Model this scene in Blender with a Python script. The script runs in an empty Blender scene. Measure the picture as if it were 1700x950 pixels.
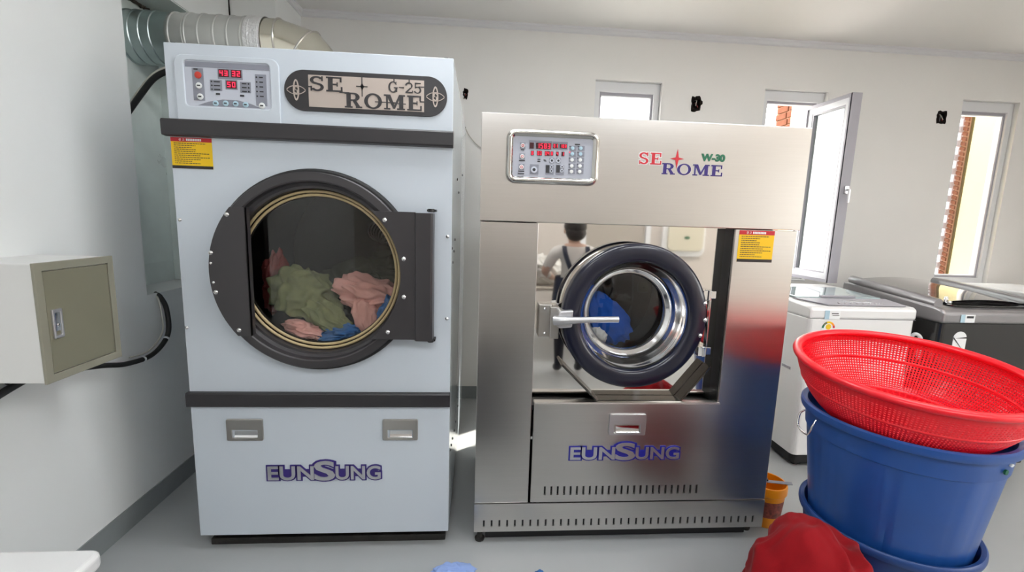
import bpy, bmesh, math, random
from mathutils import Vector, Matrix, noise
random.seed(7)
PI = math.pi
scene = bpy.context.scene
C = scene.collection

# ------------------------------------------------------------------ camera
YAW, PITCH, ROLL = 0.0734, 0.1465, 0.0315
CAM = Vector((1.1096, -1.7461, 1.3785))
fw = Vector((math.sin(YAW)*math.cos(PITCH), math.cos(YAW)*math.cos(PITCH), -math.sin(PITCH)))
rt = Vector((math.cos(YAW), -math.sin(YAW), 0)); up = rt.cross(fw)
r2 = rt*math.cos(ROLL) + up*math.sin(ROLL); u2 = -rt*math.sin(ROLL) + up*math.cos(ROLL)
cd = bpy.data.cameras.new('camera'); cam = bpy.data.objects.new('camera', cd); C.objects.link(cam)
cam.matrix_world = Matrix(((r2.x, u2.x, -fw.x, CAM.x), (r2.y, u2.y, -fw.y, CAM.y), (r2.z, u2.z, -fw.z, CAM.z), (0, 0, 0, 1)))
cd.sensor_fit = 'HORIZONTAL'; cd.sensor_width = 36; cd.lens = 747.45/1700*36; cd.clip_start = 0.02
scene.camera = cam

# ------------------------------------------------------------------ world, sun, exposure
w = bpy.data.worlds.new('world'); scene.world = w; w.use_nodes = True
bg = w.node_tree.nodes['Background']
bg.inputs['Color'].default_value = (1.0, 0.985, 0.96, 1); bg.inputs['Strength'].default_value = 5.5
sd = bpy.data.lights.new('sun', 'SUN'); sd.energy = 14.0; sd.angle = 0.02; sd.color = (1, 0.93, 0.82)
sun = bpy.data.objects.new('sun', sd); C.objects.link(sun)
sun.rotation_euler = Vector((-1.06, -0.71, -1.75)).to_track_quat('-Z', 'Y').to_euler()
vs = scene.view_settings
vs.view_transform = 'Standard'; vs.look = 'None'; vs.gamma = 1; vs.exposure = 0.88
try: vs.use_curve_mapping = False
except Exception: pass

# room dimensions (metres)
XL, XR, YB, YF, ZC = -0.38, 6.0, 1.59, -3.7, 2.72

# ------------------------------------------------------------------ materials
M = {}
def mat(name, col, rough=0.5, metal=0.0, var=0.0, vs_=8.0, bump=0.0, bs=60.0, coat=0.0, emit=None, es=0.0, trans=0.0, stretch=None, aniso=0.0, rv=0.0, sheen=0.0, ior=None, alpha=None):
    m = bpy.data.materials.new(name); m.use_nodes = True
    nt = m.node_tree; b = nt.nodes['Principled BSDF']
    b.inputs['Base Color'].default_value = (*col, 1); b.inputs['Roughness'].default_value = rough; b.inputs['Metallic'].default_value = metal
    b.inputs['Coat Weight'].default_value = coat; b.inputs['Transmission Weight'].default_value = trans
    b.inputs['Anisotropic'].default_value = aniso
    if rough >= .8: b.inputs['Specular IOR Level'].default_value = .15
    if sheen: b.inputs['Sheen Weight'].default_value = sheen
    if ior: b.inputs['IOR'].default_value = ior
    if alpha is not None: b.inputs['Alpha'].default_value = alpha
    if emit: b.inputs['Emission Color'].default_value = (*emit, 1); b.inputs['Emission Strength'].default_value = es
    tc = nt.nodes.new('ShaderNodeTexCoord'); mp = nt.nodes.new('ShaderNodeMapping'); nt.links.new(tc.outputs['Object'], mp.inputs[0])
    if stretch: mp.inputs['Scale'].default_value = stretch
    if var or rv:
        n = nt.nodes.new('ShaderNodeTexNoise'); n.inputs['Scale'].default_value = vs_; n.inputs['Detail'].default_value = 6
        nt.links.new(mp.outputs[0], n.inputs['Vector'])
    if var:
        mr = nt.nodes.new('ShaderNodeMapRange'); mr.inputs['From Min'].default_value = .25; mr.inputs['From Max'].default_value = .75
        mr.clamp = False; mr.inputs['To Min'].default_value = 1-var; mr.inputs['To Max'].default_value = 1+var*.5
        nt.links.new(n.outputs['Fac'], mr.inputs['Value'])
        mx = nt.nodes.new('ShaderNodeVectorMath'); mx.operation = 'SCALE'; mx.inputs[0].default_value = col
        nt.links.new(mr.outputs[0], mx.inputs['Scale']); nt.links.new(mx.outputs[0], b.inputs['Base Color'])
    if rv:
        mr2 = nt.nodes.new('ShaderNodeMapRange'); mr2.clamp = False; mr2.inputs['To Min'].default_value = max(0, rough-rv); mr2.inputs['To Max'].default_value = rough+rv
        nt.links.new(n.outputs['Fac'], mr2.inputs['Value']); nt.links.new(mr2.outputs[0], b.inputs['Roughness'])
    if bump:
        n2 = nt.nodes.new('ShaderNodeTexNoise'); n2.inputs['Scale'].default_value = bs; n2.inputs['Detail'].default_value = 4
        nt.links.new(mp.outputs[0], n2.inputs['Vector'])
        bp = nt.nodes.new('ShaderNodeBump'); bp.inputs['Strength'].default_value = bump; bp.inputs['Distance'].default_value = .01
        nt.links.new(n2.outputs['Fac'], bp.inputs['Height']); nt.links.new(bp.outputs[0], b.inputs['Normal'])
    if aniso:
        t = nt.nodes.new('ShaderNodeTangent'); t.direction_type = 'RADIAL'; t.axis = 'Z'; nt.links.new(t.outputs[0], b.inputs['Tangent'])
    M[name] = m
    return m
mat('wall', (.80, .79, .77), .55, var=.04, vs_=1.5, bump=.10, bs=9)
mat('wall_left', (.80, .815, .81), .45, var=.04, vs_=1.2, bump=.16, bs=7)
mat('wall_rear', (.58, .53, .485), .6, var=.03, vs_=1.5)
mat('ceiling', (.84, .82, .795), .6, var=.02, vs_=1.0)
mat('cornice', (.72, .72, .74), .45)
mat('baseboard', (.235, .255, .26), .4, var=.12, vs_=6, bump=.1, bs=30)
mat('floor', (.37, .385, .39), .30, var=.07, vs_=1.3)
mat('white_paint', (.58, .635, .70), .34, coat=.06)
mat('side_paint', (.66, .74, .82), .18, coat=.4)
mat('charcoal', (.028, .026, .029), .38)
mat('door_dark', (.036, .033, .036), .36, var=.1, vs_=5)
mat('black', (.008, .008, .009), .45)
mat('black_rubber', (.01, .01, .011), .65)
mat('grimy_black', (.02, .018, .016), .6, var=.7, vs_=14, bump=.6, bs=40)
mat('gold', (.46, .36, .2), .42)
mat('steel', (.63, .61, .585), .30, 1.0, var=.03, vs_=4, stretch=(1, 1, 60), aniso=.5)
mat('steel_satin', (.55, .53, .50), .33, 1.0, rv=.05, vs_=20)
mat('mirror_steel', (.82, .79, .75), .035, 1.0)
mat('chrome', (.85, .85, .86), .09, 1.0)
mat('chrome_darkened', (.10, .095, .09), .08, 1.0)  # chrome coloured dark to imitate the door mirrored in the trough
mat('bezel', (.58, .57, .54), .14, 1.0)
mat('silver', (.62, .62, .64), .32, .85)
mat('screw', (.72, .72, .72), .25, 1.0)
mat('galv', (.50, .57, .57), .30, 1.0, var=.22, vs_=5, rv=.1, bump=.05, bs=4)
mat('galv_sheet', (.85, .92, .89), .30, .15, var=.2, vs_=3, rv=.1, bump=.12, bs=3)
mat('duct_white', (.53, .54, .52), .4, .55, var=.1, vs_=6)
mat('duct_elbow', (.78, .75, .64), .12, 1.0, var=.05, vs_=8)
mat('foil_tape', (.74, .74, .74), .35, .5, bump=1.0, bs=45)
mat('caulk', (.09, .075, .06), .8, var=.5, vs_=25, bump=1, bs=40)
mat('panel_grey', (.44, .46, .53), .4)
mat('panel_mid', (.25, .26, .31), .4)
mat('panel_pale', (.55, .58, .66), .38)
mat('led_off', (.05, .004, .008), .3)
mat('led', (.5, .01, .03), .4, emit=(1, .02, .06), es=1.3)
mat('red_button', (.62, .05, .03), .35)
mat('button_white', (.78, .80, .80), .35)
mat('button_blue', (.42, .60, .70), .35)
mat('ink', (.03, .03, .035), .6)
mat('label_red', (.52, .012, .025), .45)
mat('label_yellow', (.86, .55, .0), .45)
mat('label_black', (.02, .015, .015), .45)
mat('label_white', (.82, .84, .85), .45)
mat('navy', (.035, .018, .17), .35)
mat('navy_blue', (.02, .02, .30), .35)
mat('logo_red', (.60, .02, .035), .4)
mat('logo_green', (.01, .14, .07), .4)
mat('bronze', (.50, .43, .385), .42, .35)
mat('ring_navy', (.007, .008, .022), .28, coat=.3)
mat('drum', (.032, .034, .033), .45, .5)
mat('drum_steel', (.30, .30, .30), .3, 1.0)
mat('olive', (.20, .19, .135), .45, var=.06, vs_=5)
mat('olive_frame', (.26, .25, .195), .45, var=.06)
mat('box_white', (.70, .70, .685), .45)
mat('cable', (.012, .012, .012), .5)
mat('cable_pale', (.55, .53, .48), .5)
mat('pvc', (.72, .73, .75), .35)
mat('pvc_grey', (.36, .35, .39), .4)
mat('appliance_white', (.80, .80, .80), .25, coat=.3)
mat('appliance_grey', (.33, .32, .33), .3, .6)
mat('appliance_black', (.02, .02, .02), .12, .2, coat=.5)
mat('lid_glass_dark', (.09, .085, .09), .06, .3, coat=1)
mat('lid_glass', (.42, .55, .57), .05, coat=1)
mat('basket_red', (.86, .006, .02), .33, coat=.1)
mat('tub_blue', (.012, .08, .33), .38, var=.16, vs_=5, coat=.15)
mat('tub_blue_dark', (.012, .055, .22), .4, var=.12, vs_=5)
mat('bucket_orange', (.90, .30, .004), .35)
mat('bucket_print', (.30, .06, .04), .5, var=.8, vs_=60)
mat('red_cloth', (.25, .003, .007), .8, var=.15, vs_=8, sheen=.05, bump=.12, bs=300)
mat('green_cloth', (.22, .24, .13), .9, var=.35, vs_=22, bump=.15, bs=250)
mat('pink_cloth', (.74, .40, .37), .9, var=.12, vs_=9, bump=.25, bs=250)
mat('blue_cloth', (.06, .17, .42), .9, var=.2, vs_=12, bump=.2, bs=250)
mat('dark_cloth', (.055, .06, .045), .9, var=.3, vs_=12)
mat('red_dark_cloth', (.28, .06, .06), .9, var=.2)
mat('royal_cloth', (.015, .09, .42), .8, var=.35, vs_=6, stretch=(1, 1, 3))
mat('pale_blue_cloth', (.30, .42, .75), .85, var=.15)
mat('white_cloth', (.70, .68, .64), .9, var=.12, vs_=8)
mat('skin', (.52, .33, .25), .55)
mat('hair', (.016, .012, .011), .6, bump=.5, bs=120)
mat('shirt', (.66, .63, .60), .85, var=.06)
mat('apron', (.028, .033, .055), .8, var=.15)
mat('trousers', (.02, .02, .028), .85)
mat('jacket', (.016, .018, .04), .85)
mat('wood_top', (.56, .50, .43), .5, var=.15, vs_=3, stretch=(1, 8, 1))
mat('hole_dark', (.012, .008, .007), .9, var=.6, vs_=40, bump=1, bs=60)
mat('plaster_edge', (.55, .50, .46), .9, bump=1, bs=60)
mat('wire_red', (.25, .03, .03), .5)
mat('cream_wall', (.46, .42, .25), .8)
mat('mortar', (.24, .13, .08), .9)
mat('brick', (.12, .042, .022), .85, var=.25, vs_=20)
mat('brick_dark', (.06, .045, .015), .85)
mat('fill_lamp', (1, 1, 1), .5, emit=(.95, .98, 1), es=8.0)
mat('fill_lamp_warm', (1, 1, 1), .5, emit=(1, .86, .74), es=3.8)  # warm glow of the added panels, tints the right side
mat('green_dot', (.005, .11, .05), .5)
mat('cream_plastic', (.62, .58, .46), .4)
mat('door_beige', (.40, .36, .32), .5)
mat('navy_canvas', (.012, .014, .035), .8)
mat('concrete', (.45, .44, .42), .9, var=.1)
g = mat('glass', (1, 1, 1), 0.0, trans=1.0, ior=1.45)
# thin architectural panes: mix of transparent and gloss so that daylight passes
def thin_glass(name, tint, refl, rough=.02):
    m = bpy.data.materials.new(name); m.use_nodes = True; nt = m.node_tree
    nt.nodes.remove(nt.nodes['Principled BSDF']); out = nt.nodes['Material Output']
    tr = nt.nodes.new('ShaderNodeBsdfTransparent'); tr.inputs[0].default_value = (*tint, 1)
    gl = nt.nodes.new('ShaderNodeBsdfGlossy'); gl.inputs['Roughness'].default_value = rough
    lw = nt.nodes.new('ShaderNodeLayerWeight'); lw.inputs['Blend'].default_value = .5
    pw = nt.nodes.new('ShaderNodeMath'); pw.operation = 'POWER'; pw.inputs[1].default_value = 5; nt.links.new(lw.outputs['Facing'], pw.inputs[0])
    ad = nt.nodes.new('ShaderNodeMath'); ad.operation = 'ADD'; ad.inputs[1].default_value = refl+.03; ad.use_clamp = True; nt.links.new(pw.outputs[0], ad.inputs[0])
    mx = nt.nodes.new('ShaderNodeMixShader'); nt.links.new(ad.outputs[0], mx.inputs[0]); nt.links.new(tr.outputs[0], mx.inputs[1]); nt.links.new(gl.outputs[0], mx.inputs[2])
    nt.links.new(mx.outputs[0], out.inputs[0]); M[name] = m
thin_glass('pane', (.97, .98, .98), .02)
thin_glass('sash_pane', (.80, .86, .84), .16, .08)
thin_glass('door_pane', (.93, .93, .91), .012)
thin_glass('porthole', (.78, .80, .82), .03)

# ------------------------------------------------------------------ mesh builder
WO = {}          # world origin of every object
class MB:
    def __init__(s): s.v = []; s.f = []
    def add(s, vs, fs):
        n = len(s.v); s.v += [tuple(p) for p in vs]; s.f += [tuple(i+n for i in f) for f in fs]; return s
    def box(s, a, b):
        x0, y0, z0 = a; x1, y1, z1 = b
        return s.add([(x0,y0,z0),(x1,y0,z0),(x1,y1,z0),(x0,y1,z0),(x0,y0,z1),(x1,y0,z1),(x1,y1,z1),(x0,y1,z1)],
                     [(0,3,2,1),(4,5,6,7),(0,1,5,4),(1,2,6,5),(2,3,7,6),(3,0,4,7)])
    def prism(s, out, y0, y1, ax='y'):           # outline in (x,z), extruded along y (or x / z)
        n = len(out)
        def P(a, b, d): return (a, d, b) if ax == 'y' else ((d, a, b) if ax == 'x' else (a, b, d))
        vs = [P(a, b, y0) for a, b in out] + [P(a, b, y1) for a, b in out]
        fs = [tuple(range(n)), tuple(range(2*n-1, n-1, -1))] + [(i, i+n, (i+1) % n+n, (i+1) % n) for i in range(n)]
        return s.add(vs, fs)
    def ring(s, o, i, y0, y1, ax='y'):           # prism with a hole (same point counts)
        n = len(o)
        def P(a, b, d): return (a, d, b) if ax == 'y' else ((d, a, b) if ax == 'x' else (a, b, d))
        vs = [P(*p, y0) for p in o] + [P(*p, y0) for p in i] + [P(*p, y1) for p in o] + [P(*p, y1) for p in i]
        fs = []
        for k in range(n):
            q = (k+1) % n
            fs += [(k, q, n+q, n+k), (2*n+k, 3*n+k, 3*n+q, 2*n+q), (k, 2*n+k, 2*n+q, q), (n+k, n+q, 3*n+q, 3*n+k)]
        return s.add(vs, fs)
    def lathe(s, c, prof, n=64, ax='y', close=False):   # profile of (radius, along)
        cx, cy, cz = c; vs = []; k = len(prof)
        for j in range(n):
            a = 2*PI*j/n; ca, sa = math.cos(a), math.sin(a)
            for r, h in prof:
                vs.append((cx+r*ca, cy+h, cz+r*sa) if ax == 'y' else ((cx+r*ca, cy+r*sa, cz+h) if ax == 'z' else (cx+h, cy+r*ca, cz+r*sa)))
        fs = []
        for j in range(n):
            q = (j+1) % n
            for i in range(k if close else k-1):
                i2 = (i+1) % k
                fs.append((j*k+i, q*k+i, q*k+i2, j*k+i2))
        if not close:
            if prof[0][0] > 1e-6: fs.append(tuple(j*k for j in range(n-1, -1, -1))) if getattr(s, 'cap', True) else None
            if prof[-1][0] > 1e-6: fs.append(tuple(j*k+k-1 for j in range(n))) if getattr(s, 'cap', True) else None
        return s.add(vs, fs)
    def tube(s, pts, r, n=10, cap=True, rs=None):
        pts = [Vector(p) for p in pts]; vs = []; m = len(pts)
        t0 = (pts[1]-pts[0]).normalized(); nn = t0.orthogonal().normalized()
        for i, p in enumerate(pts):
            t = (pts[min(i+1, m-1)]-pts[max(i-1, 0)]).normalized()
            nn = (nn - t*nn.dot(t)).normalized(); bb = t.cross(nn); rr = rs[i] if rs else r
            for j in range(n):
                a = 2*PI*j/n; vs.append(p+nn*rr*math.cos(a)+bb*rr*math.sin(a))
        fs = [(i*n+j, i*n+(j+1) % n, (i+1)*n+(j+1) % n, (i+1)*n+j) for i in range(m-1) for j in range(n)]
        if cap: fs += [tuple(range(n-1, -1, -1)), tuple((m-1)*n+j for j in range(n))]
        return s.add(vs, fs)
    def panel(s, x0, x1, z0, z1, y0, y1, holes, ax='y'):   # slab with rectangular holes
        xs = sorted({x0, x1, *[h[0] for h in holes], *[h[1] for h in holes]}); zs = sorted({z0, z1, *[h[2] for h in holes], *[h[3] for h in holes]})
        def P(a, b, d): return (a, d, b) if ax == 'y' else (d, a, b)
        nx, nz = len(xs), len(zs); n = nx*nz
        vs = [P(a, b, y0) for b in zs for a in xs] + [P(a, b, y1) for b in zs for a in xs]
        def solid(i, j):
            if not (0 <= i < nx-1 and 0 <= j < nz-1): return False
            a = (xs[i]+xs[i+1])/2; b = (zs[j]+zs[j+1])/2
            return not any(h[0] < a < h[1] and h[2] < b < h[3] for h in holes)
        fs = []
        for j in range(nz-1):
            for i in range(nx-1):
                if not solid(i, j): continue
                a, b, c_, d = j*nx+i, j*nx+i+1, (j+1)*nx+i+1, (j+1)*nx+i
                fs += [(a, b, c_, d), (a+n, d+n, c_+n, b+n)]
                if not solid(i, j-1): fs.append((a, a+n, b+n, b))
                if not solid(i+1, j): fs.append((b, b+n, c_+n, c_))
                if not solid(i, j+1): fs.append((c_, c_+n, d+n, d))
                if not solid(i-1, j): fs.append((d, d+n, a+n, a))
        return s.add(vs, fs)
    def xf(s, mtx):
        s.v = [tuple(mtx @ Vector(p)) for p in s.v]; return s
    def build(s, name, m, parent=None, smooth=False, bevel=0.0, seg=2, ang=35, sub=0):
        v = [Vector(p) for p in s.v]
        lo = Vector((min(p.x for p in v), min(p.y for p in v), min(p.z for p in v))); hi = Vector((max(p.x for p in v), max(p.y for p in v), max(p.z for p in v)))
        c = (lo+hi)/2; c.z = lo.z if parent is None else c.z
        me = bpy.data.meshes.new(name); me.from_pydata([tuple(p-c) for p in v], [], s.f)
        bm = bmesh.new(); bm.from_mesh(me); bmesh.ops.recalc_face_normals(bm, faces=bm.faces); bm.to_mesh(me); bm.free()
        ms = m if isinstance(m, (list, tuple)) else [m]
        for q in ms: me.materials.append(M[q] if isinstance(q, str) else q)
        if smooth:
            me.polygons.foreach_set('use_smooth', [True]*len(me.polygons))
            try: me.set_sharp_from_angle(angle=math.radians(ang))
            except Exception: pass
        o = bpy.data.objects.new(name, me); C.objects.link(o); o.parent = parent
        o.location = c - (WO[parent.name] if parent else Vector((0, 0, 0))); WO[o.name] = c
        if bevel:
            b = o.modifiers.new('bevel', 'BEVEL'); b.width = bevel; b.segments = seg; b.limit_method = 'ANGLE'; b.angle_limit = math.radians(40)
            b.harden_normals = False
        if sub:
            sb = o.modifiers.new('sub', 'SUBSURF'); sb.levels = sub; sb.render_levels = sub
        return o
def thing(name, label, cat, loc, group=None):
    o = bpy.data.objects.new(name, None); C.objects.link(o); o.location = loc; o.empty_display_size = .1
    WO[o.name] = Vector(loc); return tag(o, label, cat, group)
def tag(o, label, cat=None, group=None, kind=None):
    if label: o['label'] = label
    if cat: o['category'] = cat
    if group: o['group'] = group
    if kind: o['kind'] = kind
    return o
def struct(o, label=None): o['kind'] = 'structure'; 
def dup(o, parent, world):                        # copy of a part, mesh shared
    c = o.copy(); C.objects.link(c); c.parent = parent; c.location = Vector(world) - WO[parent.name]; WO[c.name] = Vector(world); return c

def rc(x0, z0, x1, z1): return [(x0, z0), (x1, z0), (x1, z1), (x0, z1)]
def circ(cx, cz, r, n=64, a0=0, a1=2*PI, rz=None):
    rz = rz or r; full = abs(a1-a0-2*PI) < 1e-6; k = n if full else n-1
    return [(cx+r*math.cos(a0+(a1-a0)*i/k), cz+rz*math.sin(a0+(a1-a0)*i/k)) for i in range(n)]
def rrect(x0, x1, z0, z1, r, n=6):
    o = []
    for cx, cz, a in ((x1-r, z1-r, 0), (x0+r, z1-r, PI/2), (x0+r, z0+r, PI), (x1-r, z0+r, 1.5*PI)):
        o += [(cx+r*math.cos(a+PI/2*i/n), cz+r*math.sin(a+PI/2*i/n)) for i in range(n+1)]
    return o
def square_hole(x0, x1, z0, z1, cx, cz, r, n=96):       # rectangle outline matched to a circular hole
    angs = [2*PI*i/n for i in range(n)]
    for px, pz in ((x0, z0), (x1, z0), (x1, z1), (x0, z1)):
        a = math.atan2(pz-cz, px-cx) % (2*PI); k = min(range(n), key=lambda i: abs(angs[i]-a)); angs[k] = a
    o = []
    for a in angs:
        ca, sa = math.cos(a), math.sin(a); t = 1e9
        if ca > 1e-9: t = min(t, (x1-cx)/ca)
        if ca < -1e-9: t = min(t, (x0-cx)/ca)
        if sa > 1e-9: t = min(t, (z1-cz)/sa)
        if sa < -1e-9: t = min(t, (z0-cz)/sa)
        o.append((cx+t*ca, cz+t*sa))
    return o, [(cx+r*math.cos(a), cz+r*math.sin(a)) for a in angs]
def bez(p, n=24):                                       # Catmull-Rom through points
    P = [Vector(q) for q in p]; P = [P[0]*2-P[1]] + P + [P[-1]*2-P[-2]]; o = []
    for i in range(1, len(P)-2):
        for k in range(n):
            t = k/n; a, b, c, d = P[i-1], P[i], P[i+1], P[i+2]
            o.append(.5*((2*b)+(c-a)*t+(2*a-5*b+4*c-d)*t*t+(3*b-a-3*c+d)*t**3))
    o.append(P[-2]); return o

# ------------------------------------------------------------------ lettering
def arc(cx, cz, rx, rz, a0, a1, wx, wz, n=18):          # thick arc, degrees, as quads
    o = []
    for i in range(n):
        a = math.radians(a0+(a1-a0)*i/n); b = math.radians(a0+(a1-a0)*(i+1)/n)
        o.append([(cx+rx*math.cos(a), cz+rz*math.sin(a)), (cx+rx*math.cos(b), cz+rz*math.sin(b)),
                  (cx+(rx-wx)*math.cos(b), cz+(rz-wz)*math.sin(b)), (cx+(rx-wx)*math.cos(a), cz+(rz-wz)*math.sin(a))])
    return o
SER = {
 'S': (.74, arc(.36, .73, .34, .27, 25, 270, .17, .11)+arc(.38, .27, .34, .28, 90, -155, .17, .11)+[rc(.60, .68, .68, 1), rc(.04, 0, .12, .32), [(.2, .62), (.36, .57), (.62, .38), (.38, .43)]]),
 'E': (.84, [rc(.1, 0, .34, 1), rc(0, .9, .8, 1), rc(.71, .66, .8, 1), rc(0, 0, .84, .1), rc(.75, 0, .84, .34), rc(.3, .45, .6, .55), rc(.54, .36, .6, .64)]),
 'R': (.98, [rc(.1, 0, .34, 1), rc(0, 0, .44, .1), rc(0, .9, .5, 1), rc(.3, .45, .5, .55), [(.42, .5), (.62, .52), (.88, .08), (.64, .08)], rc(.62, 0, .98, .1)]+arc(.5, .725, .34, .275, 90, -90, .22, .1)),
 'O': (1.0, arc(.5, .5, .5, .52, 0, 360, .2, .11, 36)),
 'M': (1.2, [rc(.12, 0, .22, 1), rc(.86, 0, 1.1, 1), rc(0, 0, .36, .1), rc(.74, 0, 1.2, .1), rc(0, .9, .3, 1), rc(.9, .9, 1.2, 1), [(.12, 1), (.36, 1), (.66, .1), (.52, .06)], [(.86, 1), (.98, 1), (.62, .06), (.5, .06)]]),
 'G': (.84, arc(.42, .5, .42, .52, 40, 330, .15, .1, 28)+[rc(.64, .06, .80, .46), rc(.5, .4, .86, .48), rc(.66, .7, .74, 1)]),
 '-': (.5, [rc(.02, .44, .5, .53)]),
 '2': (.7, arc(.34, .7, .34, .3, 180, -40, .14, .1)+[[(.44, .5), (.62, .52), (.2, .1), (.02, .1)], rc(.02, 0, .7, .12), rc(.62, 0, .7, .25)]),
 '5': (.7, arc(.32, .32, .36, .33, 130, -160, .15, .1)+[rc(.08, .9, .64, 1), rc(.08, .48, .18, 1)]),
}
def serif(mb, text, x0, x1, z0, z1, y0, y1, gap=.10):
    tot = sum(SER[c][0] for c in text)+gap*(len(text)-1); sx = (x1-x0)/tot; sz = z1-z0; x = x0
    for c in text:
        for poly in SER[c][1]: mb.jit = (getattr(mb, 'jit', 0)+1) % 97; mb.prism([(x+a*sx, z0+b*sz) for a, b in poly], y0-mb.jit*4e-6, y1)
        x += (SER[c][0]+gap)*sx
    return mb
def textmesh(txt, off=0.0, ext=.5):
    cu = bpy.data.curves.new('tx', 'FONT'); cu.body = txt; cu.offset = off; cu.extrude = ext; cu.resolution_u = 4
    o = bpy.data.objects.new('tx', cu); C.objects.link(o); dg = bpy.context.evaluated_depsgraph_get(); dg.update()
    me = bpy.data.meshes.new_from_object(o.evaluated_get(dg)); v = [x.co.copy() for x in me.vertices]; f = [tuple(p.vertices) for p in me.polygons]
    bpy.data.objects.remove(o); bpy.data.curves.remove(cu); bpy.data.meshes.remove(me); return v, f
def sans(mb, txt, x0, x1, z0, z1, y0, y1, off=0.0, box=None):
    v, f = textmesh(txt, off); b, _ = textmesh(txt, 0.0) if box is None else (box, None)
    lx, hx, lz, hz = min(p.x for p in b), max(p.x for p in b), min(p.y for p in b), max(p.y for p in b)
    sx, sz = (x1-x0)/(hx-lx), (z1-z0)/(hz-lz)
    return mb.add([(x0+(p.x-lx)*sx, y0 if p.z > 0 else y1, z0+(p.y-lz)*sz) for p in v], f)
SEG = {'0': 'abcdef', '1': 'bc', '2': 'abged', '3': 'abgcd', '4': 'fgbc', '5': 'afgcd', '6': 'afgedc', '7': 'abc', '8': 'abcdefg', '9': 'abcdfg', ' ': ''}
def seven(mb, txt, x0, z0, cw, ch, y0, y1):
    w_, h_, t = cw*.62, ch, cw*.13
    for k, c in enumerate(txt):
        x = x0+k*cw+cw*.19; S = dict(a=(x, z0+h_-t, x+w_, z0+h_), g=(x, z0+h_/2-t/2, x+w_, z0+h_/2+t/2), d=(x, z0, x+w_, z0+t),
            f=(x, z0+h_/2, x+t, z0+h_), b=(x+w_-t, z0+h_/2, x+w_, z0+h_), e=(x, z0, x+t, z0+h_/2), c=(x+w_-t, z0, x+w_, z0+h_/2))
        for q in SEG[c]: mb.prism(rc(S[q][0], S[q][1], S[q][2], S[q][3]), y0, y1)
    return mb
def eunsung(parent, cx, x0, x1, zb, zs_top, zs_bot, y):
    """silver letters on a navy outline, tall S in the middle"""
    wS = (x1-x0)*.16; L = x0; R = x1; mid = (x0+x1)/2
    back = MB(); front = MB(); zt = zb+(zs_top-zs_bot)*.60
    for txt, a, b in (('EUN', L, mid-wS*.47), ('UNG', mid+wS*.47, R)):
        sans(back, txt, a+.010, b-.010, zb, zt, y-.0035, y-.0005, off=.085)
        sans(front, txt, a+.010, b-.010, zb, zt, y-.0055, y-.003, off=.022)
    sans(back, 'S', mid-wS*.5, mid+wS*.5, zs_bot+.009, zs_top-.005, y-.0037, y-.0005, off=.075)
    sans(front, 'S', mid-wS*.5, mid+wS*.5, zs_bot+.009, zs_top-.005, y-.0060, y-.0034, off=.022)
    back.box((x0+.02, y-.003, zb+.012), (x1-.02, y-.0008, zt-.012))
    o = back.build('lettering_outline', 'navy_blue' if cx else 'navy', parent); tag(o, 'dark blue outline of the maker name')
    front.build('lettering', 'silver', o)
def warning_label(parent, x0, x1, z0, z1, y):
    b = MB().prism(rc(x0, z0, x1, z1), y-.0012, y-.0002).build('warning_label', 'label_yellow', parent); tag(b, 'yellow warning sticker with red header')
    W, H = x1-x0, z1-z0
    MB().prism(rc(x0, z1-H*.135, x1, z1), y-.0018, y-.001).build('header_band', 'label_red', b)
    MB().prism(rc(x0, z0, x1, z0+H*.095), y-.0018, y-.001).build('footer_band', 'label_black', b)
    t = MB(); rnd = random.Random(3)
    for k in range(11):
        z = z1-H*(.20+k*.064); x = x0+W*.07; end = x0+W*rnd.choice((.93, .85, .7, .6, .5, .78))
        while x < end:
            l = W*rnd.uniform(.02, .075); t.prism(rc(x, z, min(x+l, end), z+H*.022), y-.0018, y-.001); x += l+W*.014
    t.build('print_lines', 'ink', b)['kind'] = 'stuff'
    try: sans(MB(), '경 고', x0+W*.2, x0+W*.34, z1-H*.11, z1-H*.03, y-.0025, y-.0016).build('header_print', 'label_white', b)
    except Exception: pass
    t = MB(); x = x0+W*.38
    for k in range(9): t.prism(rc(x, z1-H*.105, x+W*.03, z1-H*.035), y-.0025, y-.0016); x += W*.042
    t.build('header_marks', 'label_white', b)['kind'] = 'stuff'
    return b
def bolt(mb, x, y, z, r=.008): mb.lathe((x, y, z), [(r, 0), (r*.95, -r*.45), (r*.6, -r*.8), (0.0, -r*.95)], 12)

# ================================================================== SETTING
fl = MB(); fl.box((XL-.4, YF-.1, -.08), (XR+.1, YB+.1, 0)); struct(fl.build('floor', 'floor'))
ce = MB(); ce.box((XL-.1, YF-.1, ZC), (XR+.1, YB+.15, ZC+.1)); struct(ce.build('ceiling', 'ceiling'))
WIN = [(1.906, 2.394), (3.169, 3.657), (4.735, 5.205)]
WZ0, WZ1 = .98, 2.385
HOLES = [(.972, 1.0, 2.215, 2.268), (2.625, 2.69, 2.212, 2.295), (4.545, 4.617, 2.205, 2.29)]
wb = MB(); wb.panel(XL-.3, XR+.1, 0, ZC, YB, YB+.10, [(a, b, WZ0, WZ1) for a, b in WIN]+HOLES); struct(wb.build('wall_back', 'wall'))
JY0, JY1, SILL, LINT = .36, .86, .99, 2.365
wl = MB(); wl.panel(YF-.1, 1.2, 0, ZC, XL, XL-.2, [(JY0, JY1, SILL, LINT)], ax='x'); struct(wl.build('wall_left', 'wall_left'))
cl = MB(); cl.box((XL-.2, 1.2, 0), (-.118, YB, ZC)); struct(cl.build('wall_corner_column', 'wall_left'))
wr = MB(); wr.panel(YF-.1, YB, 0, ZC, XR, XR+.1, [(-3.3, -1.7, .9, 2.5)], ax='x'); struct(wr.build('wall_right', 'wall'))
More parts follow.
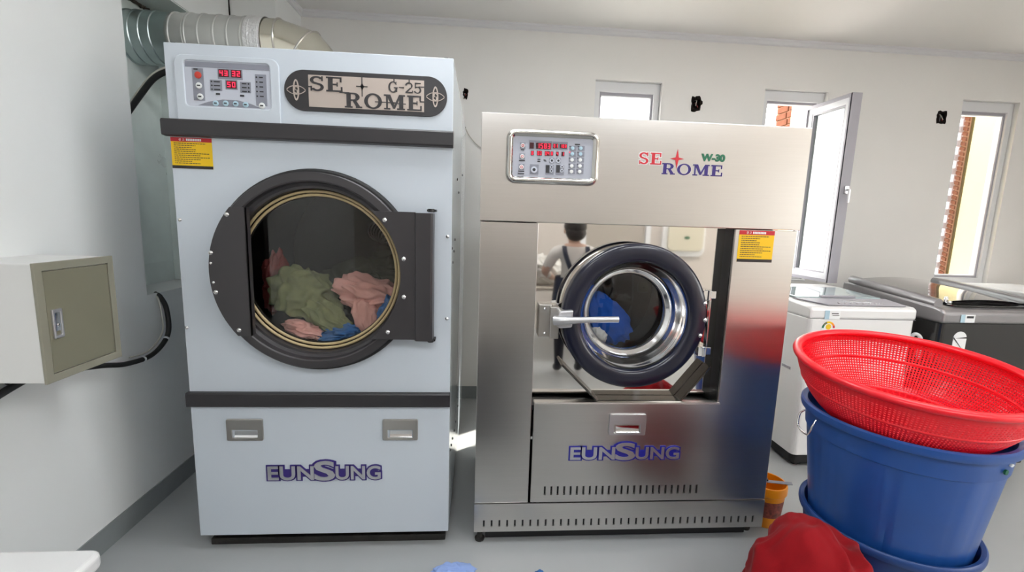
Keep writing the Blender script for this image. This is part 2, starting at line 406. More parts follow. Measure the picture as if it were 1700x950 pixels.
wf = MB(); wf.box((XL-.2, YF-.1, 0), (XR, YF, ZC)); struct(wf.build('wall_front', 'wall_rear'))
dr_ = bpy.data.objects.new('door_1', None); C.objects.link(dr_); dr_.location = (2.8, YF, 0); WO['door_1'] = Vector(dr_.location); dr_['kind'] = 'structure'
MB().box((2.42, YF, 0), (3.18, YF+.035, 2.62)).build('door_leaf', 'door_beige', dr_, bevel=.004)
MB().ring(rc(2.36, -.001, 3.24, 2.68), rc(2.42, 0, 3.18, 2.62), YF, YF+.06).build('door_frame', 'pvc', dr_)
for k, (a, b, X0) in enumerate(((-3.3, -1.7, XR),)):  # unseen window, added to let daylight into the room
    root = bpy.data.objects.new('window_%d' % (k+4), None); C.objects.link(root); root.location = (X0+.05, (a+b)/2, .9); WO[root.name] = Vector(root.location); root['kind'] = 'structure'
    MB().ring(rc(a, .9, b, 2.5), rc(a+.05, .95, b-.05, 2.45), X0+.02, X0+.08, 'x').build('window_frame', 'pvc', root, bevel=.004)
    MB().box((X0+.025, (a+b)/2-.025, .95), (X0+.075, (a+b)/2+.025, 2.45)).build('mullion', 'pvc', root)
    MB().box((X0+.048, a+.03, .93), (X0+.052, b-.03, 2.47)).build('pane', 'pane', root)
bb = MB(); bb.box((XL, YF, 0), (XL+.006, 1.2, .098)); struct(bb.build('baseboard_left', 'baseboard'))
bb = MB(); bb.box((-.118, YB-.006, 0), (XR, YB, .098)); struct(bb.build('baseboard_back', 'baseboard'))
# cornice: two-step moulding along the back wall and the column
def cornice(name, path):
    m = MB(); prof = [(0, 0), (.022, 0), (.022, -.012), (.016, -.016), (.016, -.036), (.008, -.042), (0, -.042)]
    vs = []
    for (px, py), (nx, ny) in path: vs += [(px+nx*a, py+ny*a, ZC+h) for a, h in prof]
    k = len(prof); n = len(path)
    m.add(vs, [(i*k+j, i*k+(j+1) % k, (i+1)*k+(j+1) % k, (i+1)*k+j) for i in range(n-1) for j in range(k)]+[tuple(range(k)), tuple((n-1)*k+j for j in range(k-1, -1, -1))])
    struct(m.build(name, 'cornice'))
cornice('trim_1', [((-.118, YB), (1, -1)), ((XR, YB), (-1, -1))])
cornice('trim_2', [((-.118, 1.2), (1, -1)), ((-.118, YB), (1, -1))])
# crack between left wall and column
MB().tube([(XL+.004, 1.197, 2.30), (XL+.006, 1.195, 2.45), (XL+.001, 1.197, 2.58), (XL+.005, 1.196, 2.715)], .004, 6).build('crack', 'hole_dark', bpy.data.objects['wall_left'])

# windows
def window(k, x0, x1, open_):
    root = bpy.data.objects.new('window_%d' % k, None); C.objects.link(root); root.location = ((x0+x1)/2, YB+.05, WZ0); WO[root.name] = Vector(root.location); root['kind'] = 'structure'
    t = .045
    m = MB(); m.ring(rc(x0, WZ0, x1, WZ1), rc(x0+t, WZ0+t, x1-t, WZ1-t*1.6), YB+.035, YB+.098); m.build('window_frame', 'pvc', root, bevel=.004)
    m = MB(); m.box((x0, YB-.004, WZ0-.012), (x1, YB+.04, WZ0+.002)); m.build('window_sill', 'pvc', root, bevel=.003)
    m = MB(); m.ring(rc(x0+t, WZ0+t, x1-t, WZ1-t*1.6), rc(x0+t+.012, WZ0+t+.012, x1-t-.012, WZ1-t*1.6-.018), YB+.05, YB+.09); m.build('glazing_bead', 'pvc_grey', root)
    def sash(a, b, ya, yb_):
        pass
    s = .05; sx0, sx1, sz0, sz1 = x0+t-.004, x1-t+.004, WZ0+t-.004, WZ1-t*1.6+.004
    if open_:
        # inward-opening sash, hinged on the right jamb
        hx, hy = sx1-.085, YB+.02; L = sx1-sx0; ang = math.radians(-90); sz1 -= .055
        R = Matrix.Translation((hx, hy, 0)) @ Matrix.Rotation(-ang, 4, 'Z')
        m = MB(); m.ring(rc(-L, sz0, 0, sz1), rc(-L+s, sz0+s, -s, sz1-s), -.05, 0); m.xf(R); sf = m.build('sash', 'pvc', root, bevel=.004)
        m = MB(); m.ring(rc(-L-.012, sz0-.01, 0, sz1+.01), rc(-L+.01, sz0+.012, -.01, sz1-.012), -.004, .012); m.box((-L-.014, -.056, sz0-.01), (-L-.002, .012, sz1+.01)); m.xf(R); m.build('sash_flange', 'pvc_grey', sf)
        m = MB(); m.ring(rc(-L+s, sz0+s, -s, sz1-s), rc(-L+s+.01, sz0+s+.01, -s-.01, sz1-s-.01), -.045, -.005); m.xf(R); m.build('glazing_bead', 'pvc_grey', sf)
        m = MB(); m.box((-L+s, -.027, sz0+s), (-s, -.022, sz1-s)); m.xf(R); m.build('pane', 'sash_pane', sf)
        m = MB(); m.box((-L-.028, -.04, 1.62), (-L, -.012, 1.67)); m.tube([(-L-.02, -.026, 1.645), (-L-.05, -.026, 1.645), (-L-.05, -.026, 1.56)], .008, 8); m.xf(R); m.build('handle', 'silver', sf)
    else:
        m = MB(); m.ring(rc(sx0, sz0, sx1, sz1), rc(sx0+.02, sz0+.025, sx1-.02, sz1-.03), YB+.055, YB+.095); sf = m.build('sash', 'pvc', root, bevel=.003)
        m = MB(); m.box((sx0+.015, YB+.072, sz0+.015), (sx1-.015, YB+.077, sz1-.015)); m.build('pane', 'pane', sf)
for k, (a, b) in enumerate(WIN): window(k+1, a, b, k == 1)

# broken sockets in the back wall
def wall_hole(hx, label, seed, spike):
    x0, x1, z0, z1 = hx; r = random.Random(seed)
    t = thing('wall_hole', label, 'wall hole', ((x0+x1)/2, YB, z0), 'broken wall holes')
    m = MB(); m.panel(x0, x1, z0, z1, YB+.002, YB+.06, []); m.v = [(x, y, z) for x, y, z in m.v]
    m = MB(); m.box((x0, YB+.05, z0), (x1, YB+.06, z1)); m.build('cavity', 'hole_dark', t)
    # crumbled dark lip with irregular outline
    n = 22; cx, cz = (x0+x1)/2, (z0+z1)/2; o, i = [], []
    for k in range(n):
        a = 2*PI*k/n; f = 1/max(abs(math.cos(a)), abs(math.sin(a)))
        e = r.uniform(.98, 1.16+spike); o.append((cx+(x1-x0)/2*math.cos(a)*f*e, cz+(z1-z0)/2*math.sin(a)*f*e)); i.append((cx+(x1-x0)/2*math.cos(a)*f*.7, cz+(z1-z0)/2*math.sin(a)*f*.72))
    m = MB(); m.ring(o, i, YB-.003, YB+.03); m.build('broken_edge', 'hole_dark', t)
    for k in range(3):
        x = r.uniform(x0+.01, x1-.01); z = r.uniform(cz, z1-.01)
        MB().tube(bez([(x, YB+.05, z), (x+r.uniform(-.01, .01), YB+.01, z-.005), (x+r.uniform(-.014, .014), YB-.008, z-r.uniform(.02, .05))], 6), .0028, 6).build('wire', ('wire_red', 'cable', 'cable_pale')[k], t)
wall_hole(HOLES[0], 'small ragged dark hole in wall just right of the dryer top', 1, .35)
wall_hole(HOLES[1], 'dark broken socket hole between the first and second window', 2, .25)
wall_hole(HOLES[2], 'square dark socket hole left of the rightmost window', 3, .02)

# outside: cream reveal, brick pier and slatted screen beyond the glass
ow = thing('neighbour_wall', 'cream rendered outside wall with brick pier beyond the right window', 'building', (5.5, 2.6, 0))
MB().box((5.32, YB+.12, 0), (5.5, 2.0, 3.4)).build('rendered_return', 'cream_wall', ow)
pm = MB(); pm.box((5.315, 2.03, 0), (5.55, 2.074, 3.4)); pm.build('brick_core', 'mortar', ow)
pm = MB(); pm.box((5.325, 2.0, 0), (5.5, 2.03, 3.4)); pm.build('drain_strip', 'brick_dark', ow)
first = None
for k in range(46):
    z = .75+k*.042
    if first is None: first = MB().prism([(2.034, z), (2.072, z+.014), (2.072, z+.042), (2.034, z+.028)], 5.302, 5.318, 'x').build('brick', 'brick', ow); base = WO[first.name].copy(); bz = z
    else: dup(first, ow, base+Vector((0, 0, z-bz)))
sc = thing('slatted_screen', 'grey slatted screen outside beyond the right window', 'screen', (5.3, 2.12, 0))
MB().box((5.36, 2.135, 0), (5.40, 2.16, 3.3)).build('post', 'pvc_grey', sc)
first = None
for k in range(20):
    z = .7+k*.12
    if first is None: first = MB().box((5.22, 2.10, z), (5.40, 2.135, z+.055)).build('slat', 'pvc_grey', sc); base = WO[first.name].copy()
    else: dup(first, sc, base+Vector((0, 0, z-.7)))
ow = thing('brick_pier', 'brick pier standing outside the open window', 'pier', (3.9, 2.4, 0))
MB().box((3.90, 2.2, 0), (4.15, 2.55, 3.4)).build('brick_core', 'mortar', ow)
MB().box((3.79, YB+.12, 0), (3.95, 2.18, 3.4)).build('rendered_return', 'cream_wall', ow)
first = None
for k in range(24):
    z = 1.6+k*.06
    for j in range(2):
        y0 = 2.215+j*.16+(.02 if k % 2 else 0)
        if first is None: first = MB().box((3.885, y0, z), (3.91, y0+.145, z+.05)).build('brick', 'brick', ow, bevel=.003); base = WO[first.name].copy(); by0, bz = y0, z
        else: dup(first, ow, base+Vector((0, y0-by0, z-bz)))
gr = MB(); gr.box((-14, -14, -.6), (18, 14, -.5)); struct(gr.build('ground_outside', 'concrete'))

# galvanised sheet in the left opening, and its caulking
gs = thing('galvanised_sheet', 'galvanised metal sheet closing the opening in the left wall', 'metal sheet', (-.585, .6, SILL))
MB().box((XL-.205, JY0-.02, SILL), (XL-.198, JY1+.02, 1.105)).build('lower_sheet', 'galv_sheet', gs)
MB().box((XL-.202, JY0-.02, 1.10), (XL-.194, JY1+.02, LINT)).build('upper_sheet', 'galv_sheet', gs)
MB().box((XL-.195, JY1-.006, SILL+.002), (XL-.002, JY1-.001, LINT-.002)).build('jamb_sheet', 'galv_sheet', gs)
MB().box((XL-.195, JY0+.002, LINT-.006), (XL-.002, JY1-.001, LINT-.001)).build('soffit_sheet', 'galv_sheet', gs)
m = MB()
pts = [(XL-.185+.006*noise.noise(Vector((k*.9, 0, 1)))*2, JY0+(JY1-.01-JY0)*k/40, LINT-.01) for k in range(41)]
m.tube(pts, .01, 8, rs=[.007+.006*abs(noise.noise(Vector((k*.7, 3, 2))))*2 for k in range(41)])
pts = [(XL-.185+.18*k/24, JY1-.012, LINT-.01) for k in range(25)]
m.tube(pts, .008, 8, rs=[.004+.005*abs(noise.noise(Vector((k*.7, 7, 2))))*2 for k in range(25)])
m.build('caulking', 'caulk', gs)

# ================================================================== EXHAUST DUCT
DY, DZ, DR = .70, 2.19, .118
du = thing('exhaust_duct', 'ribbed galvanised exhaust duct running from dryer top into left opening', 'duct', (.2, DY, 1.95))
def pipe(x0, x1, ribs, name, m_, hr=.004):
    prof = []; x = x0; prof.append((DR, x0))
    for r in ribs: prof += [(DR, r-.006), (DR+hr, r-.003), (DR+hr, r+.003), (DR, r+.006)]
    prof.append((DR, x1)); b = MB(); b.cap = False; b.lathe((0, DY, DZ), prof, 48, 'x'); return b.build(name, m_, du, smooth=True, ang=20)
pipe(-.60, -.36, [-.57, -.525, -.48, -.435], 'wall_section', 'galv')
pipe(-.365, -.005, [-.35, -.29, -.28, -.22, -.15, -.09, -.03], 'pipe_section', 'duct_white')
b = MB(); b.cap = False
prof = []; 
for k in range(26): prof.append((DR+.005+.003*noise.noise(Vector((k*.8, 1, 5))), -.015+.075*k/25))
b.lathe((0, DY, DZ), prof, 48, 'x'); b.build('foil_tape_wrap', 'foil_tape', du, smooth=True, ang=60)
# gored elbow
ER = .20; ex = .12
cent = [(.055, 0, 0), (ex, 0, 0), (ex+ER*math.sin(math.radians(33)), -ER+ER*math.cos(math.radians(33)), 33), (ex+ER*math.sin(math.radians(62)), -ER+ER*math.cos(math.radians(62)), 62), (ex+ER, -ER-.02, 90)]
for k in range(len(cent)-1):
    (xa, za, aa), (xb, zb_, ab) = cent[k], cent[k+1]; vs = []; n = 40
    for (x, z, a) in ((xa, za, aa), (xb, zb_, ab)):
        ar = math.radians(a)
        for j in range(n):
            t = 2*PI*j/n; vs.append((x+DR*math.cos(t)*math.sin(ar), DY+DR*math.sin(t), DZ+z+DR*math.cos(t)*math.cos(ar)))
    b = MB(); b.add(vs, [(j, (j+1) % n, n+(j+1) % n, n+j) for j in range(n)]); b.build('elbow_gore', 'duct_elbow', du, smooth=True, ang=60)
    ar = math.radians(ab); b = MB()
    b.tube([(xb+(DR+.001)*math.cos(t)*math.sin(ar), DY+(DR+.001)*math.sin(t), DZ+zb_+(DR+.001)*math.cos(t)*math.cos(ar)) for t in [2*PI*j/40 for j in range(41)]], .0045, 6); b.build('seam', 'steel_satin', du, smooth=True)
b = MB(); b.cap = False; b.lathe((ex+ER, DY, 1.951), [(DR+.03, 0), (DR+.03, .006), (DR+.002, .008), (DR+.002, .03)], 40, 'z'); b.build('collar', 'duct_elbow', du, smooth=True)

# ================================================================== TUMBLE DRYER
DW, DH, DD = 1.0, 1.95, 1.33
D = thing('tumble_dryer', 'tall white industrial tumble dryer with round black-rimmed door and dark bands', 'dryer', (DW/2, DD/2, 0))
dcx, dcz = .502, 1.16
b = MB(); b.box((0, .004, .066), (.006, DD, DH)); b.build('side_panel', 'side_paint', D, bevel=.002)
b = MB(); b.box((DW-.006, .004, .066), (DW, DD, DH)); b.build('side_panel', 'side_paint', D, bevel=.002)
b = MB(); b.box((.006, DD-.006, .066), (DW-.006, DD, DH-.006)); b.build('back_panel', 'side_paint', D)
b = MB(); b.box((.006, .006, DH-.006), (DW-.006, DD, DH)); b.build('top_panel', 'white_paint', D)
o_, i_ = square_hole(0, DW, .64, 1.68, dcx, dcz, .345); b = MB(); b.ring(o_, i_, 0, .005); b.build('front_panel', 'white_paint', D)
b = MB(); b.box((0, 0, 1.66), (DW, .005, DH)); b.build('upper_panel', 'white_paint', D, bevel=.003)
b = MB(); b.box((-.001, -.002, .066), (DW, .004, .655)); b.build('lower_panel', 'white_paint', D, bevel=.003)
b = MB(); b.prism([(0, 1.634), (-.024, 1.636), (-.026, 1.642), (-.026, 1.686), (-.022, 1.692), (0, 1.693)], -.014, DW+.004, 'x'); b.build('trim_band', 'charcoal', D, bevel=.001)
b = MB(); b.prism([(0, .624), (-.018, .625), (-.02, .631), (-.02, .676), (-.017, .681), (0, .682)], -.006, DW+.002, 'x'); b.build('trim_band', 'charcoal', D, bevel=.001)
b = MB()
r = random.Random(5)
b.box((.02, .03, 0), (.985, .10, .028)); b.box((.035, .05, .028), (.97, .10, .066)); b.box((.02, .10, 0), (.985, DD-.05, .066)); b.build('base_frame', 'grimy_black', D, bevel=.003)
# drum
b = MB(); b.cap = False; b.lathe((dcx, 0, dcz), [(.345, .004), (.345, .14), (.43, .16), (.43, .85), (0, .851)], 64); b.build('drum', 'drum', D, smooth=True, ang=50)
for k in range(3):
    a = math.radians(35+k*120); b = MB(); ca, sa = math.cos(a), math.sin(a)
    b.box((-.02, .18, -.43), (.02, .84, -.34)); b.xf(Matrix.Translation((dcx, 0, dcz)) @ Matrix.Rotation(a, 4, 'Y')); b.build('drum_lifter', 'drum', D, bevel=.01)
# rings in the drum, standing in for a coil reflected in the glass
b = MB()
for k in range(9):
    a = k/8; b.lathe((.60+.10*a, .55, 1.30-.10*a*a), [(.045, 0), (.052, .006), (.045, .012)], 20, close=True)
b.build('mirrored_coil', 'drum_steel', D, smooth=True)
# door
door = MB(); door.lathe((dcx, 0, dcz), [(.378, -.001), (.380, -.014), (.376, -.030), (.368, -.034), (.36, -.03), (.36, -.001)], 96, close=True)
door = door.build('door', 'black_rubber', D, smooth=True, ang=60); tag(door, 'round dark door with gold gasket')
b = MB(); b.lathe((dcx, 0, dcz), [(.366, -.028), (.366, -.050), (.362, -.054), (.336, -.056), (.331, -.053), (.328, -.03), (.318, -.022), (.309, -.022), (.306, .012), (.306, .03), (.34, .03), (.345, -.02)], 96, close=True); b.build('door_rim', 'door_dark', door, smooth=True, ang=30)
for r1, y in ((.300, .004), (.287, .012)):
    b = MB(); b.lathe((dcx, 0, dcz), [(r1+.0055*math.cos(t), y+.0055*math.sin(t)) for t in [PI*2*j/10 for j in range(10)]], 96, close=True); b.build('gold_gasket', 'gold', door, smooth=True, ang=80)
b = MB(); b.lathe((dcx, 0, dcz), [(.308, .018), (.280, .018), (.280, .03), (.308, .03)], 96, close=True); b.build('glass_seat', 'black', door)
b = MB(); b.lathe((dcx, 0, dcz), [(.29, .020), (.0, .020)], 96); b.build('door_glass', 'door_pane', door)
# left reinforcing plate
z0, z1 = .922, 1.392; xr = .274
arc_ = [(dcx-math.sqrt(.364**2-(z-dcz)**2), z) for z in [z1-(z1-z0)*k/24 for k in range(25)]]
b = MB(); b.prism([(xr, z0), (xr, z1)]+arc_, -.066, -.052); b.prism([(xr-.004, z0), (xr, z0), (xr, z1), (xr-.004, z1)], -.066, -.03); b.build('pull_plate', 'door_dark', door, bevel=.0015)
arc_ = [(dcx+math.sqrt(.316**2-(z-dcz)**2), z) for z in [z0-.006+(z1-z0+.008)*k/24 for k in range(25)]]
b = MB(); b.prism([(.873, z0-.006), (.873, z1+.002)]+arc_[::-1], -.068, -.054); b.build('hinge_plate', 'door_dark', door, bevel=.0015)
b = MB(); b.prism([(-.004, .873), (-.062, .868), (-.074, .874), (-.078, .93), (-.07, .936), (-.004, .936)], z0-.010, z1, 'z')
b.v = [(y, x, z) for x, y, z in b.v]; b.build('hinge_leaf', 'door_dark', door, bevel=.002)
for zz in (z0-.018, z1+.004):
    b = MB(); b.lathe((.928, -.05, zz), [(0, 0), (.012, 0), (.012, .012), (0, .012)], 16, 'z'); b.box((.912, -.05, zz+.002), (.945, -.01, zz+.01)); b.build('hinge_pin', 'black', door)
pts = [(.214, 1.365), (.151, 1.228), (.160, 1.085), (.233, .945), (.762, 1.362), (.83, 1.222), (.83, 1.080), (.77, .945)]
for x, z in pts:
    b = MB(); bolt(b, x, -.066, z, .0085); b.build('bolt', 'screw', door, smooth=True)
for x, z in ((.147, 1.19), (.152, 1.12)):
    b = MB(); bolt(b, x, -.064, z, .005); b.build('bolt', 'screw', door, smooth=True)
for x, z in ((.985, 1.306), (.985, .985), (.008, .935), (.012, 1.34)):
    b = MB(); bolt(b, x, 0, z, .007); b.build('panel_screw', 'screw', D, smooth=True)
for y, z in ((.03, 1.26), (.08, 1.20), (.15, 1.24), (.22, 1.285), (.06, .40), (.14, .38), (.24, .36), (.36, .34), (.5, .32), (.75, .30), (.9, 1.62), (.35, 1.55), (.5, 1.5)):
    b = MB(); b.lathe((DW, y, z), [(.006, 0), (.005, .003), (0, .004)], 10, 'x'); b.build('side_screw', 'ink', D)
for x in (.02, .965):
    b = MB(); b.box((x, .01, DH), (x+.014, .02, DH+.004)); b.build('top_clip', 'ink', D)
# control panel
b = MB(); b.ring(rrect(.034, .388, 1.672, 1.912, .03), rrect(.066, .356, 1.741, 1.893, .014), -.008, 0); cp = b.build('control_panel', 'white_paint', D, bevel=.004); tag(cp, 'control panel with red digits')
o_, i_ = rrect(.040, .382, 1.700, 1.912, .03), rrect(.066, .356, 1.741, 1.893, .014)
def cpp(poly, name, m_, y=-.003, d=.002): return MB().prism(poly, y-d, y).build(name, m_, cp)
cpp(rrect(.066, .356, 1.741, 1.893, .014), 'face_plate', 'panel_pale', -.002)
cpp(rc(.070, 1.872, .353, 1.890), 'top_strip', 'panel_mid', -.003)
cpp(rc(.092, 1.760, .130, 1.868), 'button_strip', 'panel_mid', -.003)
cpp(rc(.304, 1.752, .342, 1.858), 'indicator_strip', 'panel_mid', -.003)
cpp([(.105, 1.744), (.14, 1.757), (.19, 1.767), (.24, 1.767), (.285, 1.757), (.318, 1.744)], 'button_arch', 'panel_mid', -.003)
for x0_, x1_, z0_, z1_ in ((.178, .262, 1.836, 1.870), (.150, .190, 1.796, 1.832), (.202, .243, 1.802, 1.834), (.252, .288, 1.793, 1.83)): cpp(rc(x0_, z0_, x1_, z1_), 'display_surround', 'panel_mid', -.003)
for x0_, z0_, t_ in ((.182, 1.843, '43'), (.224, 1.843, '32'), (.206, 1.806, '50')):
    cpp(rc(x0_, z0_, x0_+.034, z0_+.025), 'display_window', 'led_off', -.004); s_ = MB(); seven(s_, t_, x0_+.001, z0_+.004, .016, .017, -.0075, -.0055); s_.build('led_digits', 'led', cp)
def button(cp_, x, z, r_, m_, y=-.004, mark=True):
    b = MB(); b.lathe((x, y, z), [(r_, 0), (r_, -.003), (r_*.8, -.004), (0, -.004)], 20); b.build('button', m_, cp_, smooth=True)
    if mark: b = MB(); b.prism(rc(x-r_*.5, z-r_*.2, x+r_*.5, z+r_*.2), y-.005, y-.0035); b.build('button_mark', 'ink', cp_)
button(cp, .112, 1.845, .0115, 'red_button', mark=False); button(cp, .113, 1.81, .0105, 'button_white'); button(cp, .115, 1.773, .0105, 'button_white'); button(cp, .324, 1.752, .0105, 'button_white')
for x in (.166, .20, .234, .268): button(cp, x, 1.753+.002*(1-abs(x-.217)/.05), .0095, 'button_blue')
b = MB()
for k in range(5): b.prism(circ(.309, 1.848-k*.016, .003, 8), -.0055, -.0045); b.prism(rc(.318, 1.846-k*.016, .331, 1.850-k*.016), -.0055, -.0045)
for k in range(3):
    b.prism(circ(.156, 1.826-k*.013, .003, 8), -.0055, -.0045); b.prism(rc(.163, 1.824-k*.013, .184, 1.828-k*.013), -.0055, -.0045)
    b.prism(circ(.281, 1.824-k*.013, .003, 8), -.0055, -.0045); b.prism(rc(.258, 1.822-k*.013, .274, 1.826-k*.013), -.0055, -.0045)
b.prism(rc(.168, 1.782, .182, 1.788), -.0055, -.0045); b.prism(rc(.25, 1.780, .264, 1.786), -.0055, -.0045); b.prism(rc(.098, 1.862, .112, 1.867), -.0055, -.0045)
b.build('panel_print', 'ink', cp)['kind'] = 'stuff'
# name plate
b = MB(); b.prism(rrect(.402, .978, 1.742, 1.882, .0699, 14), -.005, 0); np_ = b.build('name_plate', 'charcoal', D, bevel=.001); tag(np_, 'black rounded name plate with bronze lettering window')
MB().prism(rc(.487, 1.757, .895, 1.866), -.0062, -.004).build('bronze_inlay', 'bronze', np_)
b = MB(); yy = (-.0078, -.006)
serif(b, 'SE', .492, .606, 1.812, 1.862, *yy); serif(b, 'ROME', .613, .887, 1.760, 1.812, *yy, gap=.12); serif(b, 'G-25', .768, .886, 1.820, 1.857, *yy)
b.prism(rc(.673, 1.80, .6765, 1.866), *yy); b.prism(rc(.654, 1.833, .694, 1.836), *yy); b.prism([(.675, 1.848), (.682, 1.8345), (.675, 1.822), (.668, 1.8345)], *yy)
b.prism(rc(.487, 1.823, .498, 1.827), *yy); b.prism(rc(.72, 1.783, .80, 1.786), *yy); b.prism(rc(.80, 1.780, .83, 1.783), *yy); b.prism(rc(.88, 1.79, .895, 1.794), *yy); b.prism(rc(.875, 1.842, .895, 1.845), *yy); b.prism(rc(.595, 1.809, .63, 1.813), *yy); b.prism(rc(.786, 1.855, .79, 1.866), *yy); b.prism(rc(.84, 1.855, .844, 1.866), *yy)
b.build('raised_letters', 'charcoal', np_)
for ex_ in (.444, .936):
    b = MB()
    for q in arc(ex_, 1.812, .0105, .036, 0, 360, .0045, .006, 30): b.prism(q, -.0075, -.0045)
    for q in arc(ex_, 1.818, .006, .008, 20, 250, .003, .003, 10): b.prism(q, -.0078, -.0045)
    for q in arc(ex_, 1.806, .006, .008, 200, 430, .003, .003, 10): b.prism(q, -.0078, -.0045)
    for q in arc(ex_, 1.782, .046, .046, 44, 136, .0024, .0024, 16): b.prism(q, -.0075, -.0045)
    for q in arc(ex_, 1.842, .046, .046, 224, 316, .0024, .0024, 16): b.prism(q, -.0075, -.0045)
    b.build('emblem', 'bronze', np_)
warning_label(D, 0.001, .141, 1.524, 1.632, 0)
# recessed pulls
def pull(parent, x0, x1, z0, z1, y, m_='steel_satin'):
    W_, H_ = x1-x0, z1-z0
    b = MB(); b.ring(rrect(x0, x1, z0, z1, .006, 3), rrect(x0+W_*.14, x1-W_*.15, z0+H_*.12, z0+H_*.50, .003, 3), y-.008, y); p = b.build('recessed_pull', m_, parent, bevel=.0025); tag(p, 'brushed metal recessed pull handle')
    b = MB(); b.box((x0+W_*.14, y+.0005, z0+H_*.12), (x1-W_*.15, y+.001, z0+H_*.5)); b.build('pocket', 'ink', p)
    b = MB(); n = 8; vs = []
    for k in range(n+1):
        a = PI/2*k/n
        for xx in (x0+W_*.2, x1-W_*.17): vs.append((xx, y-.007+.007*math.sin(a), z0+H_*.13+H_*.30*(1-math.cos(a))))
    b.add(vs, [(2*k, 2*k+1, 2*k+3, 2*k+2) for k in range(n)]); b.build('grip', 'chrome', p, smooth=True)
pull(D, .131, .270, .481, .571, -.002); pull(D, .733, .874, .480, .569, -.002)
eunsung(D, 0, .270, .732, .311, .394, .300, -.002)

# ================================================================== CLOTHES HELPERS
def garment(name, label, c, s, rot, m_, seed, cat='garment', group=None, amp=.22, freq=2.6, nu=110, nv=70, flat=0.0, dirs=4):
    """a crumpled, folded piece of cloth: soft lump with ridged pleats"""
    rn = random.Random(seed); vs = []; R = Matrix.Rotation(rot[2], 3, 'Z') @ Matrix.Rotation(rot[1], 3, 'Y') @ Matrix.Rotation(rot[0], 3, 'X')
    ds = [(Vector((rn.uniform(-1, 1), rn.uniform(-1, 1), rn.uniform(-.6, .6))).normalized(), rn.uniform(.7, 1.5)*freq, rn.uniform(0, 6)) for _ in range(dirs)]
    def rad(d):
        wv = Vector((noise.noise(d*1.7+Vector((seed, 0, 0))), noise.noise(d*1.7+Vector((0, seed, 4))), noise.noise(d*1.7+Vector((2, 5, seed)))))*.55
        q = d+wv; r_ = 1+.22*noise.noise(d*1.3+Vector((seed*3, 1, 1)))
        for k, (dv, fq, ph) in enumerate(ds):
            x = math.sin(q.dot(dv)*fq*PI*.62+ph); r_ += amp*(1/(k*.6+1))*(.95-math.sqrt(x*x+.025)-.35)
        r_ += .025*noise.noise(q*5)
        return r_
    for i in range(nv+1):
        th = PI*i/nv
        for j in range(nu):
            ph = 2*PI*j/nu; d = Vector((math.sin(th)*math.cos(ph), math.sin(th)*math.sin(ph), math.cos(th))); r_ = rad(d)
            p = Vector((d.x*s[0]*r_, d.y*s[1]*r_, d.z*s[2]*r_))
            if flat and p.z < -flat: p.z = -flat
            vs.append(Vector(c)+R @ p)
    fs = [(i*nu+j, (i+1)*nu+j, (i+1)*nu+(j+1) % nu, i*nu+(j+1) % nu) for i in range(nv) for j in range(nu)]
    o = MB().add(vs, fs).build(name, m_, None, smooth=True, ang=180); return tag(o, label, cat, group)
gl = 'laundry in the dryer'
garment('green_overalls', 'crumpled olive green garment lying front left inside the dryer', (.39, .145, 1.04), (.14, .085, .105), (0, .35, .1), 'green_cloth', 3, group=gl, amp=.26, freq=2.2)
garment('green_sleeve', 'olive green sleeve fold below the dryer garment heap', (.50, .10, .955), (.11, .055, .06), (0, .75, 0), 'green_cloth', 9, group=gl, amp=.22, freq=2.0)
garment('pink_towel', 'large salmon pink towel on the right inside the dryer', (.655, .17, 1.04), (.15, .10, .08), (0, .30, .1), 'pink_cloth', 12, group=gl, amp=.26, freq=2.7)
garment('pink_cloth', 'salmon pink cloth hanging down at the dryer glass', (.655, .095, .965), (.055, .05, .085), (0, -.25, 0), 'pink_cloth', 21, group=gl, amp=.16, freq=1.8)
garment('pink_rag', 'small pink rag at the bottom left of the dryer drum', (.41, .085, .91), (.09, .045, .035), (0, .2, 0), 'pink_cloth', 33, group=gl, amp=.3, freq=2.6)
garment('blue_cloth', 'blue cloth at the bottom of the dryer drum', (.55, .08, .90), (.10, .05, .035), (0, -.15, 0), 'blue_cloth', 41, group=gl, amp=.25, freq=2.2)
garment('blue_cloth', 'blue cloth at the lower right of the dryer drum', (.745, .10, .98), (.05, .06, .085), (0, .5, 0), 'blue_cloth', 45, group=gl, amp=.22, freq=2.2)
garment('dark_cloth', 'dark laundry at the back right of the dryer drum', (.72, .45, 1.10), (.16, .16, .12), (0, .1, 0), 'dark_cloth', 51, group=gl)
garment('dark_cloth', 'dark laundry at the back middle of the dryer drum', (.52, .42, 1.04), (.17, .16, .12), (0, -.1, 0), 'dark_cloth', 55, group=gl)
garment('red_cloth', 'dull red cloth at the far left inside the dryer', (.235, .25, 1.08), (.05, .07, .13), (0, .1, 0), 'red_dark_cloth', 61, group=gl)

